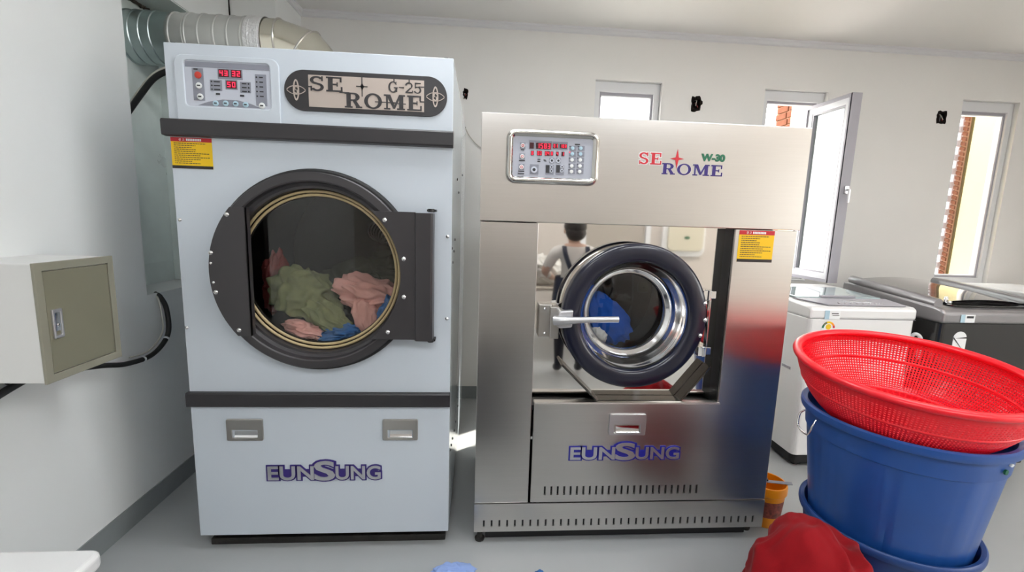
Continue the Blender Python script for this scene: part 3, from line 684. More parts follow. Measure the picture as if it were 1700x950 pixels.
# ================================================================== WASHER EXTRACTOR
WX0, WX1, WY, WH = 1.108, 2.391, .007, 1.77
Wd = thing('washer_extractor', 'stainless steel industrial washer with navy round porthole door', 'washing machine', ((WX0+WX1)/2, .6, 0))
wcx, wcz = 1.738, 1.005
b = MB(); b.box((WX0-.002, WY-.004, 1.371), (WX1+.008, WY+.02, WH)); b.build('fascia_panel', 'steel', Wd, bevel=.002)
b = MB(); b.box((WX0, WY+.02, 1.371), (WX1, .86, WH)); b.build('top_cabinet', 'steel', Wd, bevel=.002)
b = MB(); b.box((WX0, WY, .187), (1.335, .16, 1.368)); b.build('front_column', 'steel', Wd, bevel=.002)
b = MB(); b.box((2.131, WY, .187), (WX1, .16, 1.368)); b.build('front_column', 'steel', Wd, bevel=.002)
b = MB(); b.box((2.1305-.002, WY+.012, .60), (2.131, .08, 1.368)); b.box((1.335, .02, .596), (2.131, .08, .618)); b.build('recess_liner', 'black', Wd)
b = MB(); b.box((WX0, .16, .055), (1.112, .86, 1.371)); b.build('side_panel', 'steel', Wd); b = MB(); b.box((WX1-.004, .16, .055), (WX1, .86, 1.371)); b.build('side_panel', 'steel', Wd)
b = MB(); b.box((WX0+.004, .855, .055), (WX1-.004, .86, 1.371)); b.build('back_panel', 'steel', Wd)
o_, i_ = square_hole(1.335, 2.129, .618, 1.370, wcx, wcz, .235); b = MB(); b.ring(o_, i_, .08, .086); b.build('drum_front_plate', 'mirror_steel', Wd)
b = MB(); b.cap = False; b.lathe((wcx, 0, wcz), [(.235, .08), (.24, .13), (.35, .14), (.35, .72), (0, .722)], 48); b.build('drum', 'drum', Wd, smooth=True, ang=50)
# lower door panel with slots
sl = [1.405+k*(2.07-1.405)/24 for k in range(25)]
b = MB(); b.panel(1.345, 2.138, .192, .632, WY-.006, WY+.004, [(x-.0042, x+.0042, .224, .264) for x in sl]); lp = b.build('lower_door', 'steel', Wd); tag(lp, 'lower service door with slots')
b = MB(); b.box((1.345, WY-.004, .628), (2.138, WY+.03, .638)); b.build('top_lip', 'steel', lp, bevel=.003)
b = MB(); b.box((1.347, WY+.0045, .194), (2.136, WY+.008, .628)); b.build('slot_shade', 'black', lp)  # black sheet behind the slots, stands in for the shade inside
pull(lp, 1.662, 1.819, .497, .590, WY-.006, 'silver')
eunsung(lp, 1, 1.497, 1.984, .388, .465, .377, WY-.006)
sl = [1.150+k*(2.344-1.150)/36 for k in range(37)]
b = MB(); b.panel(WX0, WX1, .055, .184, WY-.003, WY+.004, [(x-.0040, x+.0040, .078, .109) for x in sl]); bp = b.build('base_panel', 'steel', Wd)
b = MB(); b.box((WX0+.004, WY+.0045, .058), (WX1-.004, WY+.008, .182)); b.build('slot_shade', 'black', bp)  # same black sheet as shade behind the base slots
b = MB(); b.box((WX0+.05, .035, .006), (WX1-.06, .82, .055)); b.build('shadow_plinth', 'black', Wd)  # black block under the base, also stands in for the shadow there
for x, y in ((WX0+.004, .012), (WX1-.055, .05), (WX0+.004, .78), (WX1-.055, .78)):
    b = MB(); b.lathe((x+.022, y+.022, 0), [(.02, 0), (.022, .008), (.012, .014), (.010, .056)], 14, 'z'); b.build('foot', 'grimy_black', Wd)
# control panel of the washer
b = MB(); O = rrect(1.203, 1.555, 1.516, 1.714, .035); 
vs = []; steps = [(0, 0), (.006, -.010), (.014, -.014), (.020, -.009), (.026, -.003)]
lv = [rrect(1.200+e, 1.556-e, 1.515+e, 1.715-e, max(.036-e, .008)) for e, _ in steps]; n = len(lv[0])
for L_, (e, y) in zip(lv, steps): vs += [(x, WY-.004+y, z) for x, z in L_]
b.add(vs, [(k*n+j, k*n+(j+1) % n, (k+1)*n+(j+1) % n, (k+1)*n+j) for k in range(len(steps)-1) for j in range(n)])
wp = b.build('control_panel', 'bezel', Wd, smooth=True, ang=70); tag(wp, 'washer control panel in chrome bezel with red digits')
yW = WY-.005
def wpp(poly, name, m_, y=0.0, d=.0012): return MB().prism(poly, yW-y-d, yW-y).build(name, m_, wp)
wpp(rrect(1.224, 1.532, 1.538, 1.692, .01), 'face_plate', 'panel_grey')
def U(cx): return 1.225+(cx-110)/1200*.304       # crop columns to panel x
def V(cz, cx): return 1.690-(cz-180-(cx-110)*.05)/640*.152
def PR(x0, x1, z0, z1): xm = (x0+x1)/2; return rc(U(x0), V(z1, xm), U(x1), V(z0, xm))
for q in ((350, 690, 262, 395), (700, 930, 280, 400)): wpp(PR(*q), 'display_surround', 'panel_mid', .001)
for q, t_ in (((360, 420, 290, 380), ' '), ((455, 680, 296, 390), '1583'), ((708, 785, 308, 378), '01'), ((810, 918, 316, 382), '103'), ((380, 425, 415, 485), '0'), ((470, 548, 418, 490), '03'), ((588, 665, 424, 494), '04'), ((676, 716, 428, 496), '8'), ((760, 798, 432, 500), '4'), ((842, 886, 434, 502), '1')):
    pl = PR(*q); wpp(pl, 'display_window', 'led_off', .002)
    if t_ != ' ':
        x0_, z0_ = pl[0]; x1_, z1_ = pl[2]; s_ = MB(); seven(s_, t_, x0_+.001, z0_+.0025, (x1_-x0_-.002)/len(t_), z1_-z0_-.005, yW-.0045, yW-.003); s_.build('led_digits', 'led', wp)
for cx, cz in ((255, 335), (253, 502), (247, 665)):
    wpp(PR(cx-42, cx+42, cz-48, cz+48), 'button_plate', 'panel_mid', .001); x, z = U(cx), V(cz, cx)
    b = MB(); b.lathe((x, yW-.002, z), [(.0085, 0), (.0085, -.002), (0, -.0026)], 18); b.build('button', 'button_white', wp, smooth=True)
    b = MB(); b.ring(circ(x, z, .005, 16), circ(x, z, .0033, 16), yW-.0055, yW-.004); b.build('button_mark', 'logo_red', wp)
for j, cx in enumerate((1005, 1130)):
    for i in range(5):
        cz = (380, 468, 560, 655, 742)[i]+(cx-1005)*.02; wpp(PR(cx-48, cx+58, cz-38, cz+38), 'button_plate', 'panel_mid', .001); x, z = U(cx), V(cz, cx)
        b = MB(); b.lathe((x, yW-.002, z), [(.0068, 0), (.0068, -.002), (0, -.0026)], 16); b.build('button', 'button_blue' if i < 2 else 'button_white', wp, smooth=True)
        b = MB(); b.prism(circ(x-.0105, z+.006, .002, 8), yW-.004, yW-.0018); b.build('indicator', 'led' if (j, i) == (0, 1) else 'ink', wp)
for cx, cz in ((700, 570), (798, 572)):
    wpp(PR(cx-38, cx+38, cz-40, cz+40), 'button_plate', 'panel_mid', .001); x, z = U(cx), V(cz, cx)
    b = MB(); b.ring(circ(x, z, .0085, 18), circ(x, z, .0045, 18), yW-.004, yW-.002); b.build('button', 'panel_pale', wp); b = MB(); b.prism(circ(x, z, .0045, 12), yW-.004, yW-.002); b.build('button_centre', 'ink', wp)
for q in ((375, 505, 625, 780), (610, 735, 635, 790), (765, 890, 640, 795)): wpp(PR(*q), 'key_plate', 'panel_mid', .001)
x, z = U(437), V(708, 437); b = MB(); b.ring(circ(x, z, .012, 20), circ(x, z, .006, 20), yW-.004, yW-.002); b.build('button', 'panel_pale', wp); b = MB(); b.prism(circ(x, z, .006, 12), yW-.004, yW-.002); b.build('button_centre', 'ink', wp)
for c0 in (640, 798):
    wpp(PR(c0-26, c0+26, 640, 758), 'gauge', 'ink', .002)
    for cz in (668, 730):
        x, z = U(c0+60), V(cz, c0+60); b = MB(); b.prism(circ(x, z, .0062, 14), yW-.004, yW-.002); b.build('button', 'panel_pale', wp); b = MB(); b.prism(circ(x, z, .003, 10), yW-.0045, yW-.0035); b.build('button_centre', 'ink', wp)
b = MB()
for cx, cz, l in ((255, 398, 50), (250, 566, 90), (245, 730, 90), (243, 768, 95), (1075, 322, 80), (505, 548, 45), (505, 580, 45), (590, 560, 30), (605, 575, 30)):
    b.prism(PR(cx-l/2, cx+l/2, cz-7, cz+7), yW-.003, yW-.0012)
b.build('panel_print', 'ink', wp)['kind'] = 'stuff'
# washer logo
yL = WY-.004
b = MB(); serif(b, 'SE', 1.712, 1.803, 1.606, 1.650, yL-.0008, yL); b.v = [(x, y, z) for x, y, z in b.v]
def grow(m, e):          # white keyline under the red letters
    cx = [p for p in m.v]; return m
wk = MB()
for dx in (-.003, 0, .003):
    for dz in (-.003, .003): serif(wk, 'SE', 1.712+dx, 1.801+dx, 1.606+dz, 1.650+dz, yL-.0006, yL, gap=.13)
    serif(wk, 'ROME', 1.805+dx*.6, 2.049+dx*.6, 1.571, 1.613, yL-.0005, yL-.0001, gap=.12)
lg = wk.build('logo', 'label_white', Wd); tag(lg, 'red and blue maker logo on washer fascia')
b = MB(); serif(b, 'SE', 1.712, 1.801, 1.606, 1.650, yL-.0022, yL-.0003, gap=.13); b.build('logo_letters', 'logo_red', lg)
b = MB(); serif(b, 'ROME', 1.805, 2.049, 1.571, 1.613, yL-.0022, yL-.0003, gap=.12); b.build('logo_letters', 'navy', lg)
b = MB(); sans(b, 'W-30', 1.962, 2.053, 1.628, 1.653, yL-.0018, yL-.0002, off=.055); b.build('logo_letters', 'logo_green', lg)
b = MB(); sx, sz = 1.863, 1.631
b.prism([(sx-.028, sz), (sx-.006, sz+.005), (sx, sz+.036), (sx+.006, sz+.005), (sx+.028, sz), (sx+.006, sz-.005), (sx, sz-.036), (sx-.006, sz-.005)], yL-.0022, yL-.0004); b.build('logo_star', 'logo_red', lg)
warning_label(Wd, 2.147, 2.295, 1.238, 1.365, WY)
# porthole door
dr = MB(); dr.lathe((wcx, 0, wcz), [(.222, -.004), (.228, -.014), (.24, -.020), (.285, -.020), (.294, -.014), (.297, -.004), (.297, .028), (.29, .034), (.222, .034)], 96, close=True)
wdoor = dr.build('door', 'ring_navy', Wd, smooth=True, ang=40); tag(wdoor, 'round navy porthole door with chrome bowl')
b = MB(); b.lathe((wcx, 0, wcz), [(.286, .036), (.292, .040), (.292, .050), (.286, .054), (.25, .054), (.25, .036)], 96, close=True); b.build('back_ring', 'chrome', wdoor, smooth=True, ang=50)
b = MB(); b.lathe((wcx, 0, wcz), [(.25, .034), (.25, .079), (.24, .079), (.24, .034)], 64, close=True); b.build('neck', 'black_rubber', wdoor)
b = MB(); b.cap = False
b.lathe((wcx, 0, wcz), [(.224, -.006), (.221, .006), (.214, .02), (.206, .03), (.203, .046), (.196, .054), (.192, .07), (.188, .082), (.182, .088), (.170, .094), (.164, .10), (.162, .112)], 96); b.build('chrome_bowl', 'chrome', wdoor, smooth=True, ang=50)
b = MB(); b.lathe((wcx, 0, wcz), [(.172, .098), (.168, .092), (.163, .098), (.168, .104)], 96, close=True); b.build('glass_trim', 'steel_satin', wdoor, smooth=True, ang=80)
b = MB(); b.cap = False; b.lathe((wcx, 0, wcz), [(.165, .108), (.12, .102), (.06, .098), (0, .097)], 64); b.build('door_glass', 'porthole', wdoor, smooth=True)
for x, z in ((2.018, 1.068), (2.024, 1.0), (2.010, .935)):
    b = MB(); bolt(b, x, -.020, z, .009); b.build('bolt', 'screw', wdoor, smooth=True)
# handle
b = MB(); b.box((1.355, .045, .903), (1.41, .079, 1.04)); b.box((1.40, .03, .90), (1.438, .079, 1.033)); lk = b.build('lock_plate', 'steel_satin', Wd, bevel=.003)
for x, z in ((1.378, 1.022), (1.382, .92)): b = MB(); bolt(b, x, .045, z, .006); b.build('bolt', 'screw', lk, smooth=True)
b = MB(); b.prism([(1.410, .985), (1.425, 1.03), (1.480, 1.035), (1.478, .965), (1.425, .960)], -.04, .034); hb = b.build('handle_bracket', 'silver', wdoor, bevel=.006)
hp = bez([(1.405, -.045, .995), (1.44, -.062, .998), (1.52, -.066, 1.003), (1.60, -.066, 1.006), (1.652, -.066, 1.007)], 6)
b = MB(); b.tube(hp, .014, 14, rs=[.02-.008*min(1, k/12) for k in range(len(hp))]); b.build('handle_lever', 'silver', wdoor, smooth=True, ang=60)
# hinges
for z in (1.095, .855):
    b = MB(); b.lathe((2.055, .03, z-.022), [(.0, 0), (.013, 0), (.013, .044), (0, .044)], 14, 'z'); b.box((2.03, .02, z-.02), (2.06, .05, z+.02)); b.box((2.05, .03, z-.016), (2.09, .079, z+.016)); b.build('hinge', 'chrome', Wd, bevel=.002)
b = MB(); b.box((2.068, .035, .86), (2.075, .06, 1.09)); b.build('hinge_bar', 'chrome', Wd, bevel=.002)
# drip trough below the door
path = [(1.452, .79), (1.612, .632), (1.975, .632), (2.095, .785)]
inn = [(1.460, .797), (1.617, .640), (1.971, .640), (2.088, .793)]
b = MB(); b.prism(path+inn[::-1], .02, .079); dt = b.build('drip_trough', 'chrome_darkened', Wd, bevel=.003)
# royal blue wash inside
garment('blue_laundry', 'wet royal blue laundry behind the washer porthole', (1.665, .175, .965), (.15, .05, .085), (0, .85, 0), 'royal_cloth', 71, amp=.10, freq=2.2)
garment('white_laundry', 'scrap of white laundry under blue wash in porthole', (1.635, .16, .885), (.045, .04, .05), (0, .4, 0), 'white_cloth', 73, amp=.08)

# ================================================================== ELECTRICAL BOX AND CABLES
bx0, bx1, by0, by1, bz0, bz1 = XL, -.15, -.395, -.122, .86, 1.212
E_ = thing('electrical_box', 'white electrical box with olive door on the left wall', 'electrical box', (XL+.1, -.26, bz0))
b = MB(); b.box((bx0, by0, bz0), (bx1, by1, bz1)); b.build('enclosure', 'box_white', E_, bevel=.003)
b = MB(); b.ring(rc(by0-.002, bz0-.002, by1+.002, bz1+.002), rc(by0+.022, bz0+.022, by1-.02, bz1-.022), bx1-.001, bx1+.008, 'x'); b.build('door_frame', 'olive_frame', E_, bevel=.0015)
b = MB(); b.box((bx1-.001, by0+.024, bz0+.024), (bx1+.006, by1-.022, bz1-.024)); ed = b.build('door', 'olive', E_, bevel=.002); tag(ed, 'olive sheet metal door')
ly, lz = by0+.05, 1.03
b = MB(); b.ring(rc(ly-.016, lz-.044, ly+.016, lz+.044), rc(ly-.009, lz-.034, ly+.009, lz+.034), bx1+.005, bx1+.012, 'x'); lt = b.build('latch', 'silver', ed, bevel=.002)
b = MB(); b.box((bx1+.005, ly-.008, lz-.022), (bx1+.011, ly+.008, lz+.034)); b.lathe((bx1+.011, ly, lz-.004), [(.006, 0), (.006, .003), (0, .0035)], 12, 'x'); b.build('latch_lever', 'chrome', lt, bevel=.002)
def cable(name, label, pts, r, m_, ties=()):
    P = bez(pts, 10); t = thing(name, label, 'cable', pts[0]); MB().tube(P, r, 10).build('sheath', m_, t, smooth=True, ang=80)
    for k in ties:
        p = P[k]; d = (P[k+1]-P[k-1]).normalized(); MB().tube([p-d*.004, p+d*.004], r+.002, 10).build('cable_tie', 'label_white', t)
    return t
cable('power_cable', 'black cable looping along left wall from box to sill', [(XL-.02, .44, .985), (XL+.012, .425, .97), (XL+.028, .435, .91), (XL+.045, .405, .80), (XL+.045, .30, .735), (XL+.035, .165, .735), (XL+.03, .05, .765), (XL+.03, -.1, .80), (XL+.03, -.2, .83), (XL+.03, -.3, .83)], .0105, 'cable', (32, 44))
cable('grounding_wire', 'thin pale wire beside the looping black cable', [(XL-.02, .425, .985), (XL+.01, .412, .965), (XL+.016, .417, .90), (XL+.03, .392, .81), (XL+.03, .30, .752), (XL+.02, .2, .75)], .004, 'cable_pale')
cable('supply_cable', 'black cable leaving the electrical box underside to the left', [(XL+.05, -.20, .862), (XL+.04, -.22, .83), (XL+.022, -.30, .80), (XL+.018, -.42, .765), (XL+.016, -.6, .71), (XL+.016, -.9, .66)], .012, 'cable')
cable('dryer_cable', 'black cable arching behind dryer below the duct', [(-.58, .60, 1.80), (-.50, .60, 1.905), (-.43, .60, 1.985), (-.35, .60, 2.02), (-.2, .60, 2.03), (.03, .62, 1.956)], .013, 'cable')
cable('pale_conduit', 'thin pale cable above black one behind dryer', [(-.58, .60, 1.822), (-.50, .60, 1.93), (-.43, .60, 2.005), (-.35, .60, 2.04), (-.2, .60, 2.05), (.05, .62, 1.958)], .006, 'cable_pale')
# string on a nail between dryer and washer
t = thing('wall_string', 'thin wire hung over a nail between dryer and washer', 'wire', (.99, YB, 1.75))
MB().tube([(.988, YB+.002, 2.005), (.988, YB-.03, 2.008)], .005, 8).build('nail', 'ink', t)
MB().tube(bez([(.988, YB-.028, 2.005), (1.03, YB-.02, 1.94), (1.10, YB-.015, 1.88), (1.22, YB-.012, 1.84)], 8), .004, 6).build('wire', 'cable_pale', t, smooth=True)
MB().tube(bez([(.988, YB-.028, 2.0), (.95, YB-.02, 1.95), (.88, YB-.015, 1.91)], 8), .003, 6).build('wire', 'cable_pale', t, smooth=True)

# ================================================================== TOP-LOADING WASHERS
def rslab(mb, x0, x1, y0, y1, z0, z1, r): mb.prism(rrect(x0, x1, y0, y1, r, 5), z0, z1, 'z'); return mb
ax0, ax1, ay0, ay1, az = 2.94, 3.575, .577, 1.26, .955
T = thing('top_load_washer', 'white top loading washing machine with grey control strip', 'washing machine', ((ax0+ax1)/2, (ay0+ay1)/2, 0), 'household washing machines')
b = MB(); rslab(b, ax0, ax1, ay0, ay1, .075, .885, .03); b.build('cabinet', 'appliance_white', T, bevel=.004)
b = MB(); rslab(b, ax0+.012, ax1-.012, ay0+.012, ay1-.01, .02, .076, .03); b.build('base', 'black_rubber', T)
for x in (ax0+.06, ax1-.06):
    for y in (ay0+.05, ay1-.06): b = MB(); b.lathe((x, y, 0), [(.022, 0), (.022, .02)], 12, 'z'); b.build('foot', 'black_rubber', T)
b = MB(); b.prism([(ay0, .885), (ay0, .945), (ay0+.02, .957), (ay0+.2, .968), (ay1-.16, .982), (ay1-.14, .99), (ay1-.02, .995), (ay1, .985), (ay1, .885)], ax0, ax1, 'x'); b.build('top_cover', 'appliance_white', T, bevel=.012)
b = MB(); b.prism([(ax0+.02, .0), (ax0+.11, -.165), (ax1-.06, -.165), (ax1-.03, 0)], 0, .006, 'z'); sl_ = math.atan2(.011, .18)
b.v = [(x, ay0+.18+y, .9595+(.18+y)*.058+z) for x, y, z in b.v]; ct = b.build('control_strip', 'pvc_grey', T); 
b = MB()
for k in range(8): x = ax0+.2+k*.036; b.lathe((x, ay0+.045, .968), [(.009, 0), (.009, .004), (0, .005)], 10, 'z')
b.box((ax0+.27, ay0+.075, .97), (ax0+.42, ay0+.12, .9745)); b.build('buttons', 'silver', ct)
b = MB(); b.prism([(ay0+.19, .972), (ay0+.19, .980), (ay1-.17, .996), (ay1-.17, .986)], ax0+.05, ax1-.05, 'x'); ld = b.build('lid', 'lid_glass', T, bevel=.004)
b = MB(); b.box((ax0+.2, ay0+.185, .976), (ax0+.42, ay0+.205, .989)); b.build('lid_grip', 'pvc_grey', ld, bevel=.003)
b = MB(); b.box((ax0+.07, ay0-.001, .885), (ax1-.005, ay0, .887)); b.build('seam', 'pvc_grey', T)
def sticker(parent, x0, x1, z0, z1, y, name, m_): return MB().box((x0, y-.0015, z0), (x1, y, z1)).build(name, m_, parent)
s_ = sticker(T, ax0+.085, ax0+.175, .885, .935, ay0, 'sticker', 'label_white'); sticker(s_, ax0+.085, ax0+.112, .885, .935, ay0-.001, 'sticker_band', 'button_blue'); sticker(s_, ax0+.125, ax0+.165, .915, .92, ay0-.001, 'sticker_print', 'ink'); sticker(s_, ax0+.13, ax0+.17, .905, .908, ay0-.001, 'sticker_print', 'ink')
s_ = MB().prism(circ(ax0+.115, .835, .04, 28), ay0-.0015, ay0).build('energy_sticker', 'label_white', T)
for a0, a1, m_ in ((150, 180, 'logo_green'), (110, 150, 'green_cloth'), (60, 110, 'label_yellow'), (25, 60, 'bucket_orange'), (0, 25, 'logo_red')):
    b = MB()
    for q in arc(ax0+.115, .835, .038, .038, a0, a1, .011, .011, 6): b.prism(q, ay0-.0025, ay0-.001)
    b.build('energy_arc', m_, s_)
b = MB(); b.prism(circ(ax0+.115, .842, .016, 16), ay0-.0025, ay0-.001); b.build('energy_print', 'label_yellow', s_)
b = MB(); b.box((ax0-.004, ay0+.1, .56), (ax0+.001, ay0+.17, .575)); b.build('side_grip', 'pvc_grey', T)

gx0, gx1, gy0, gy1 = 3.66, 4.34, .515, 1.22
G = thing('grey_washer', 'dark grey and black top loading washing machine beside the white one', 'washing machine', ((gx0+gx1)/2, (gy0+gy1)/2, 0), 'household washing machines')
b = MB(); rslab(b, gx0, gx1, gy0, gy1, .05, .885, .03); b.build('cabinet', 'appliance_black', G, bevel=.004)
for x in (gx0+.06, gx1-.06):
    for y in (gy0+.05, gy1-.06): b = MB(); b.lathe((x, y, 0), [(.022, 0), (.022, .052)], 12, 'z'); b.build('foot', 'black_rubber', G)
b = MB(); b.prism([(gy0-.006, .885), (gy0-.008, .945), (gy0+.01, .962), (gy0+.05, .972), (gy1-.1, 1.02), (gy1, 1.02), (gy1, .885)], gx0-.004, gx1+.004, 'x'); b.build('top_frame', 'appliance_grey', G, bevel=.014, seg=3)
b = MB(); b.tube(bez([(gx0+.03, gy0+.06, .985), (gx0+.022, gy0+.3, 1.01), (gx0+.02, gy1-.12, 1.035), (gx0+.04, gy1-.03, 1.04)], 8), .028, 14); b.build('side_rail', 'appliance_grey', G, smooth=True, ang=60)
b = MB(); b.tube(bez([(gx1-.03, gy0+.06, .985), (gx1-.022, gy0+.3, 1.01), (gx1-.02, gy1-.12, 1.035), (gx1-.04, gy1-.03, 1.04)], 8), .028, 14); b.build('side_rail', 'appliance_grey', G, smooth=True, ang=60)
vs = []; nx = 16
for k in range(nx+1):
    a = k/nx; x = gx0+.05+(gx1-gx0-.1)*a; bow = math.sin(PI*a)*.02
    for y, z in ((gy0+.10, .985), (gy0+.3, 1.012), (gy1-.16, 1.034), (gy1-.04, 1.045)): vs.append((x, y, z+bow))
b = MB(); b.add(vs, [(k*4+j, k*4+j+1, (k+1)*4+j+1, (k+1)*4+j) for k in range(nx) for j in range(3)]); lid = b.build('lid', 'lid_glass_dark', G, smooth=True, ang=80)
b = MB(); b.prism(rrect(gx0+.09, gx1-.06, gy0+.035, gy0+.115, .03), .974, .982, 'z'); b.build('control_strip', 'appliance_black', G)
b = MB(); b.lathe((gx0+.15, gy0+.13, .985), [(.03, 0), (.028, .008), (.012, .012), (.008, .03), (0, .032)], 18, 'z'); b.build('lid_knob', 'chrome', G, smooth=True)
s_ = sticker(G, gx0+.10, gx0+.185, .893, .938, gy0-.008, 'sticker', 'label_white'); sticker(s_, gx0+.10, gx0+.125, .893, .938, gy0-.009, 'sticker_band', 'button_blue'); sticker(s_, gx0+.135, gx0+.175, .918, .93, gy0-.009, 'sticker_print', 'ink')
b = MB(); b.prism(rc(gx0+.085, .72, gx0+.165, .80)+circ(gx0+.125, .80, .04, 14, 0, PI)[1:-1], gy0-.002, gy0); b.build('paper_tag', 'label_white', G)
cable('drain_hose', 'short white hose between the two household washers', [(3.585, .62, .73), (3.60, .60, .80), (3.63, .585, .775), (3.645, .60, .66)], .01, 'pvc')
Q = thing('corner_appliance', 'white appliance top showing behind the grey washer', 'appliance', (5.0, 1.2, 0))
b = MB(); rslab(b, 4.80, 5.35, .95, 1.5, .02, .93, .03); b.build('cabinet', 'appliance_white', Q, bevel=.004)
b = MB(); rslab(b, 4.79, 5.36, .94, 1.51, .93, 1.0, .04); b.build('top_cover', 'appliance_white', Q, bevel=.015, seg=3)
b = MB(); rslab(b, 4.83, 5.32, .98, 1.48, 0, .02, .03); b.build('base', 'black_rubber', Q)

# ================================================================== TUBS, BASKET, BUCKET, CLOTHS
tx, ty = 2.572, -.37
L1 = thing('blue_tub', 'large blue plastic tub under the red basket', 'tub', (tx, ty, .16))
def tub(parent, z0, z1, rb, rtp, m_, rimw=.018, flute=0):
    b = MB(); b.cap = False; n = 128; prof = []; K = 14
    vs = []; out = [(rb+(rtp-rb)*k/K, z0+(z1-z0)*k/K) for k in range(K+1)]
    full = [(0, z0)]+out+[(r_-.005, z) for r_, z in out[::-1]]+[(0, z0+.006)]
    k_ = len(full)
    for j in range(n):
        a = 2*PI*j/n
        for q, (r_, z) in enumerate(full):
            rr = r_
            if flute and 1 <= q <= K-1 and r_ > 0: 
                ph = (a/(2*PI)*flute) % 1.0; rr -= .0035*max(0, 1-abs(ph-.5)/.06)
            vs.append((tx+rr*math.cos(a), ty+rr*math.sin(a), z))
    b.add(vs, [(j*k_+i, ((j+1) % n)*k_+i, ((j+1) % n)*k_+i+1, j*k_+i+1) for j in range(n) for i in range(k_-1)])
    o = b.build('shell', m_, parent, smooth=True, ang=30)
    b = MB(); b.lathe((tx, ty, z1), [(rtp-.004, .002), (rtp+rimw*.6, .006), (rtp+rimw, .001), (rtp+rimw+.001, -.012), (rtp+rimw-.002, -.022), (rtp+rimw-.006, -.024), (rtp+rimw-.005, -.006), (rtp, -.006)], 96, 'z', close=True); b.build('rim', m_, parent, smooth=True, ang=40)
tub(L1, .16, .757, .205, .277, 'tub_blue', .015, 20)
b = MB(); b.lathe((tx, ty, .69), [(.270, -.05), (.274, -.048), (.2785, -.004), (.276, 0)], 96, 'z'); b.cap = False
b = MB(); b.cap = False; b.lathe((tx, ty, .0), [(.2655, .665), (.2705, .668), (.2765, .733), (.272, .734)], 96, 'z'); b.build('collar_band', 'tub_blue', L1, smooth=True, ang=40)
ha = math.radians(166); hx, hy = tx+.283*math.cos(ha), ty+.283*math.sin(ha); tg = Vector((-math.sin(ha), math.cos(ha), 0)); ou = Vector((math.cos(ha), math.sin(ha), 0))
P0 = Vector((hx, hy, .722))
hp = [P0-tg*.045, P0-tg*.05+ou*.012+Vector((0, 0, -.02)), P0-tg*.035+ou*.018+Vector((0, 0, -.06)), P0+tg*.035+ou*.018+Vector((0, 0, -.06)), P0+tg*.05+ou*.012+Vector((0, 0, -.02)), P0+tg*.045]
MB().tube(bez(hp, 6), .0035, 8).build('wire_handle', 'chrome', L1, smooth=True, ang=80)
for aa, zz, nm, m_, s_ in ((math.radians(284), .70, 'green_mark', 'green_dot', .008), (math.radians(289), .717, 'paper_scrap', 'label_white', .010)):
    c_ = Vector((tx+.2785*math.cos(aa), ty+.2785*math.sin(aa), zz)); tg = Vector((-math.sin(aa), math.cos(aa), 0)); ou = Vector((math.cos(aa), math.sin(aa), 0)); b = MB()
    n = 12; hz = s_ if nm == 'green_mark' else s_*.4
    b.add([c_+tg*s_*math.cos(2*PI*k/n)+Vector((0, 0, hz*math.sin(2*PI*k/n)))-ou*.003 for k in range(n)]+[c_+tg*s_*math.cos(2*PI*k/n)+Vector((0, 0, hz*math.sin(2*PI*k/n)))+ou*.002 for k in range(n)], [tuple(range(n)), tuple(range(n, 2*n))]+[(k, (k+1) % n, n+(k+1) % n, n+k) for k in range(n)]); b.build(nm, m_, L1)
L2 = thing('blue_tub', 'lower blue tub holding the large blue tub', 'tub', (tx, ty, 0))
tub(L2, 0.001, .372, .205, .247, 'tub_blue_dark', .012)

# red colander basket, tilted
BN = Vector((-.036, -.112, 1)).normalized(); bc = Vector((2.569, -.375, .924))
BM = Matrix.Translation(bc) @ Vector((0, 0, 1)).rotation_difference(BN).to_matrix().to_4x4()
B = thing('red_basket', 'shallow red plastic mesh basket resting tilted on the blue tub', 'basket', tuple(bc-Vector((0, 0, .2))))
prof = [(.326, -.008), (.322, -.025), (.314, -.05), (.302, -.08), (.287, -.11), (.268, -.14), (.248, -.165), (.226, -.182)]
b = MB(); NR = 190; th = .0028
def strip(mb, a, w_, pts):
    vs = []
    for r_, z in pts:
        for dr_, da in ((0, -w_), (0, w_), (-th, w_), (-th, -w_)):
            an = a+da/r_; vs.append(((r_+dr_)*math.cos(an), (r_+dr_)*math.sin(an), z))
    n = len(pts); mb.add(vs, [(k*4+j, k*4+(j+1) % 4, (k+1)*4+(j+1) % 4, (k+1)*4+j) for k in range(n-1) for j in range(4)])
for k in range(NR): strip(b, 2*PI*k/NR, .0026, prof)
def interp(t):
    t *= len(prof)-1; i = min(int(t), len(prof)-2); f = t-i; return (prof[i][0]*(1-f)+prof[i+1][0]*f, prof[i][1]*(1-f)+prof[i+1][1]*f)
for k in range(24):
    r_, z = interp((k+.5)/24); h_ = .0021
    b.lathe((0, 0, 0), [(r_+.0003, z-h_), (r_+.0003, z+h_), (r_-th-.0003, z+h_), (r_-th-.0003, z-h_)], 96, 'z', close=True)
b.xf(BM); o = b.build('mesh_wall', 'basket_red', B); o['kind'] = 'stuff'
b = MB(); b.lathe((0, 0, 0), [(.3245+.0155*math.cos(t), .004+.0125*math.sin(t)) for t in [2*PI*j/14 for j in range(14)]], 128, 'z', close=True); b.xf(BM); b.build('rim', 'basket_red', B, smooth=True, ang=80)
for z, r_ in ((-.085, .299), (-.182, .227)):
    b = MB(); b.lathe((0, 0, 0), [(r_+.004*math.cos(t), z+.005*math.sin(t)) for t in [2*PI*j/10 for j in range(10)]], 128, 'z', close=True); b.xf(BM); b.build('hoop', 'basket_red', B, smooth=True, ang=80)
b = MB()
for k in range(22): r_ = .225*(k+.5)/22; b.lathe((0, 0, 0), [(r_+.0025, -.185), (r_+.0025, -.181), (r_-.0025, -.181), (r_-.0025, -.185)], 72, 'z', close=True)
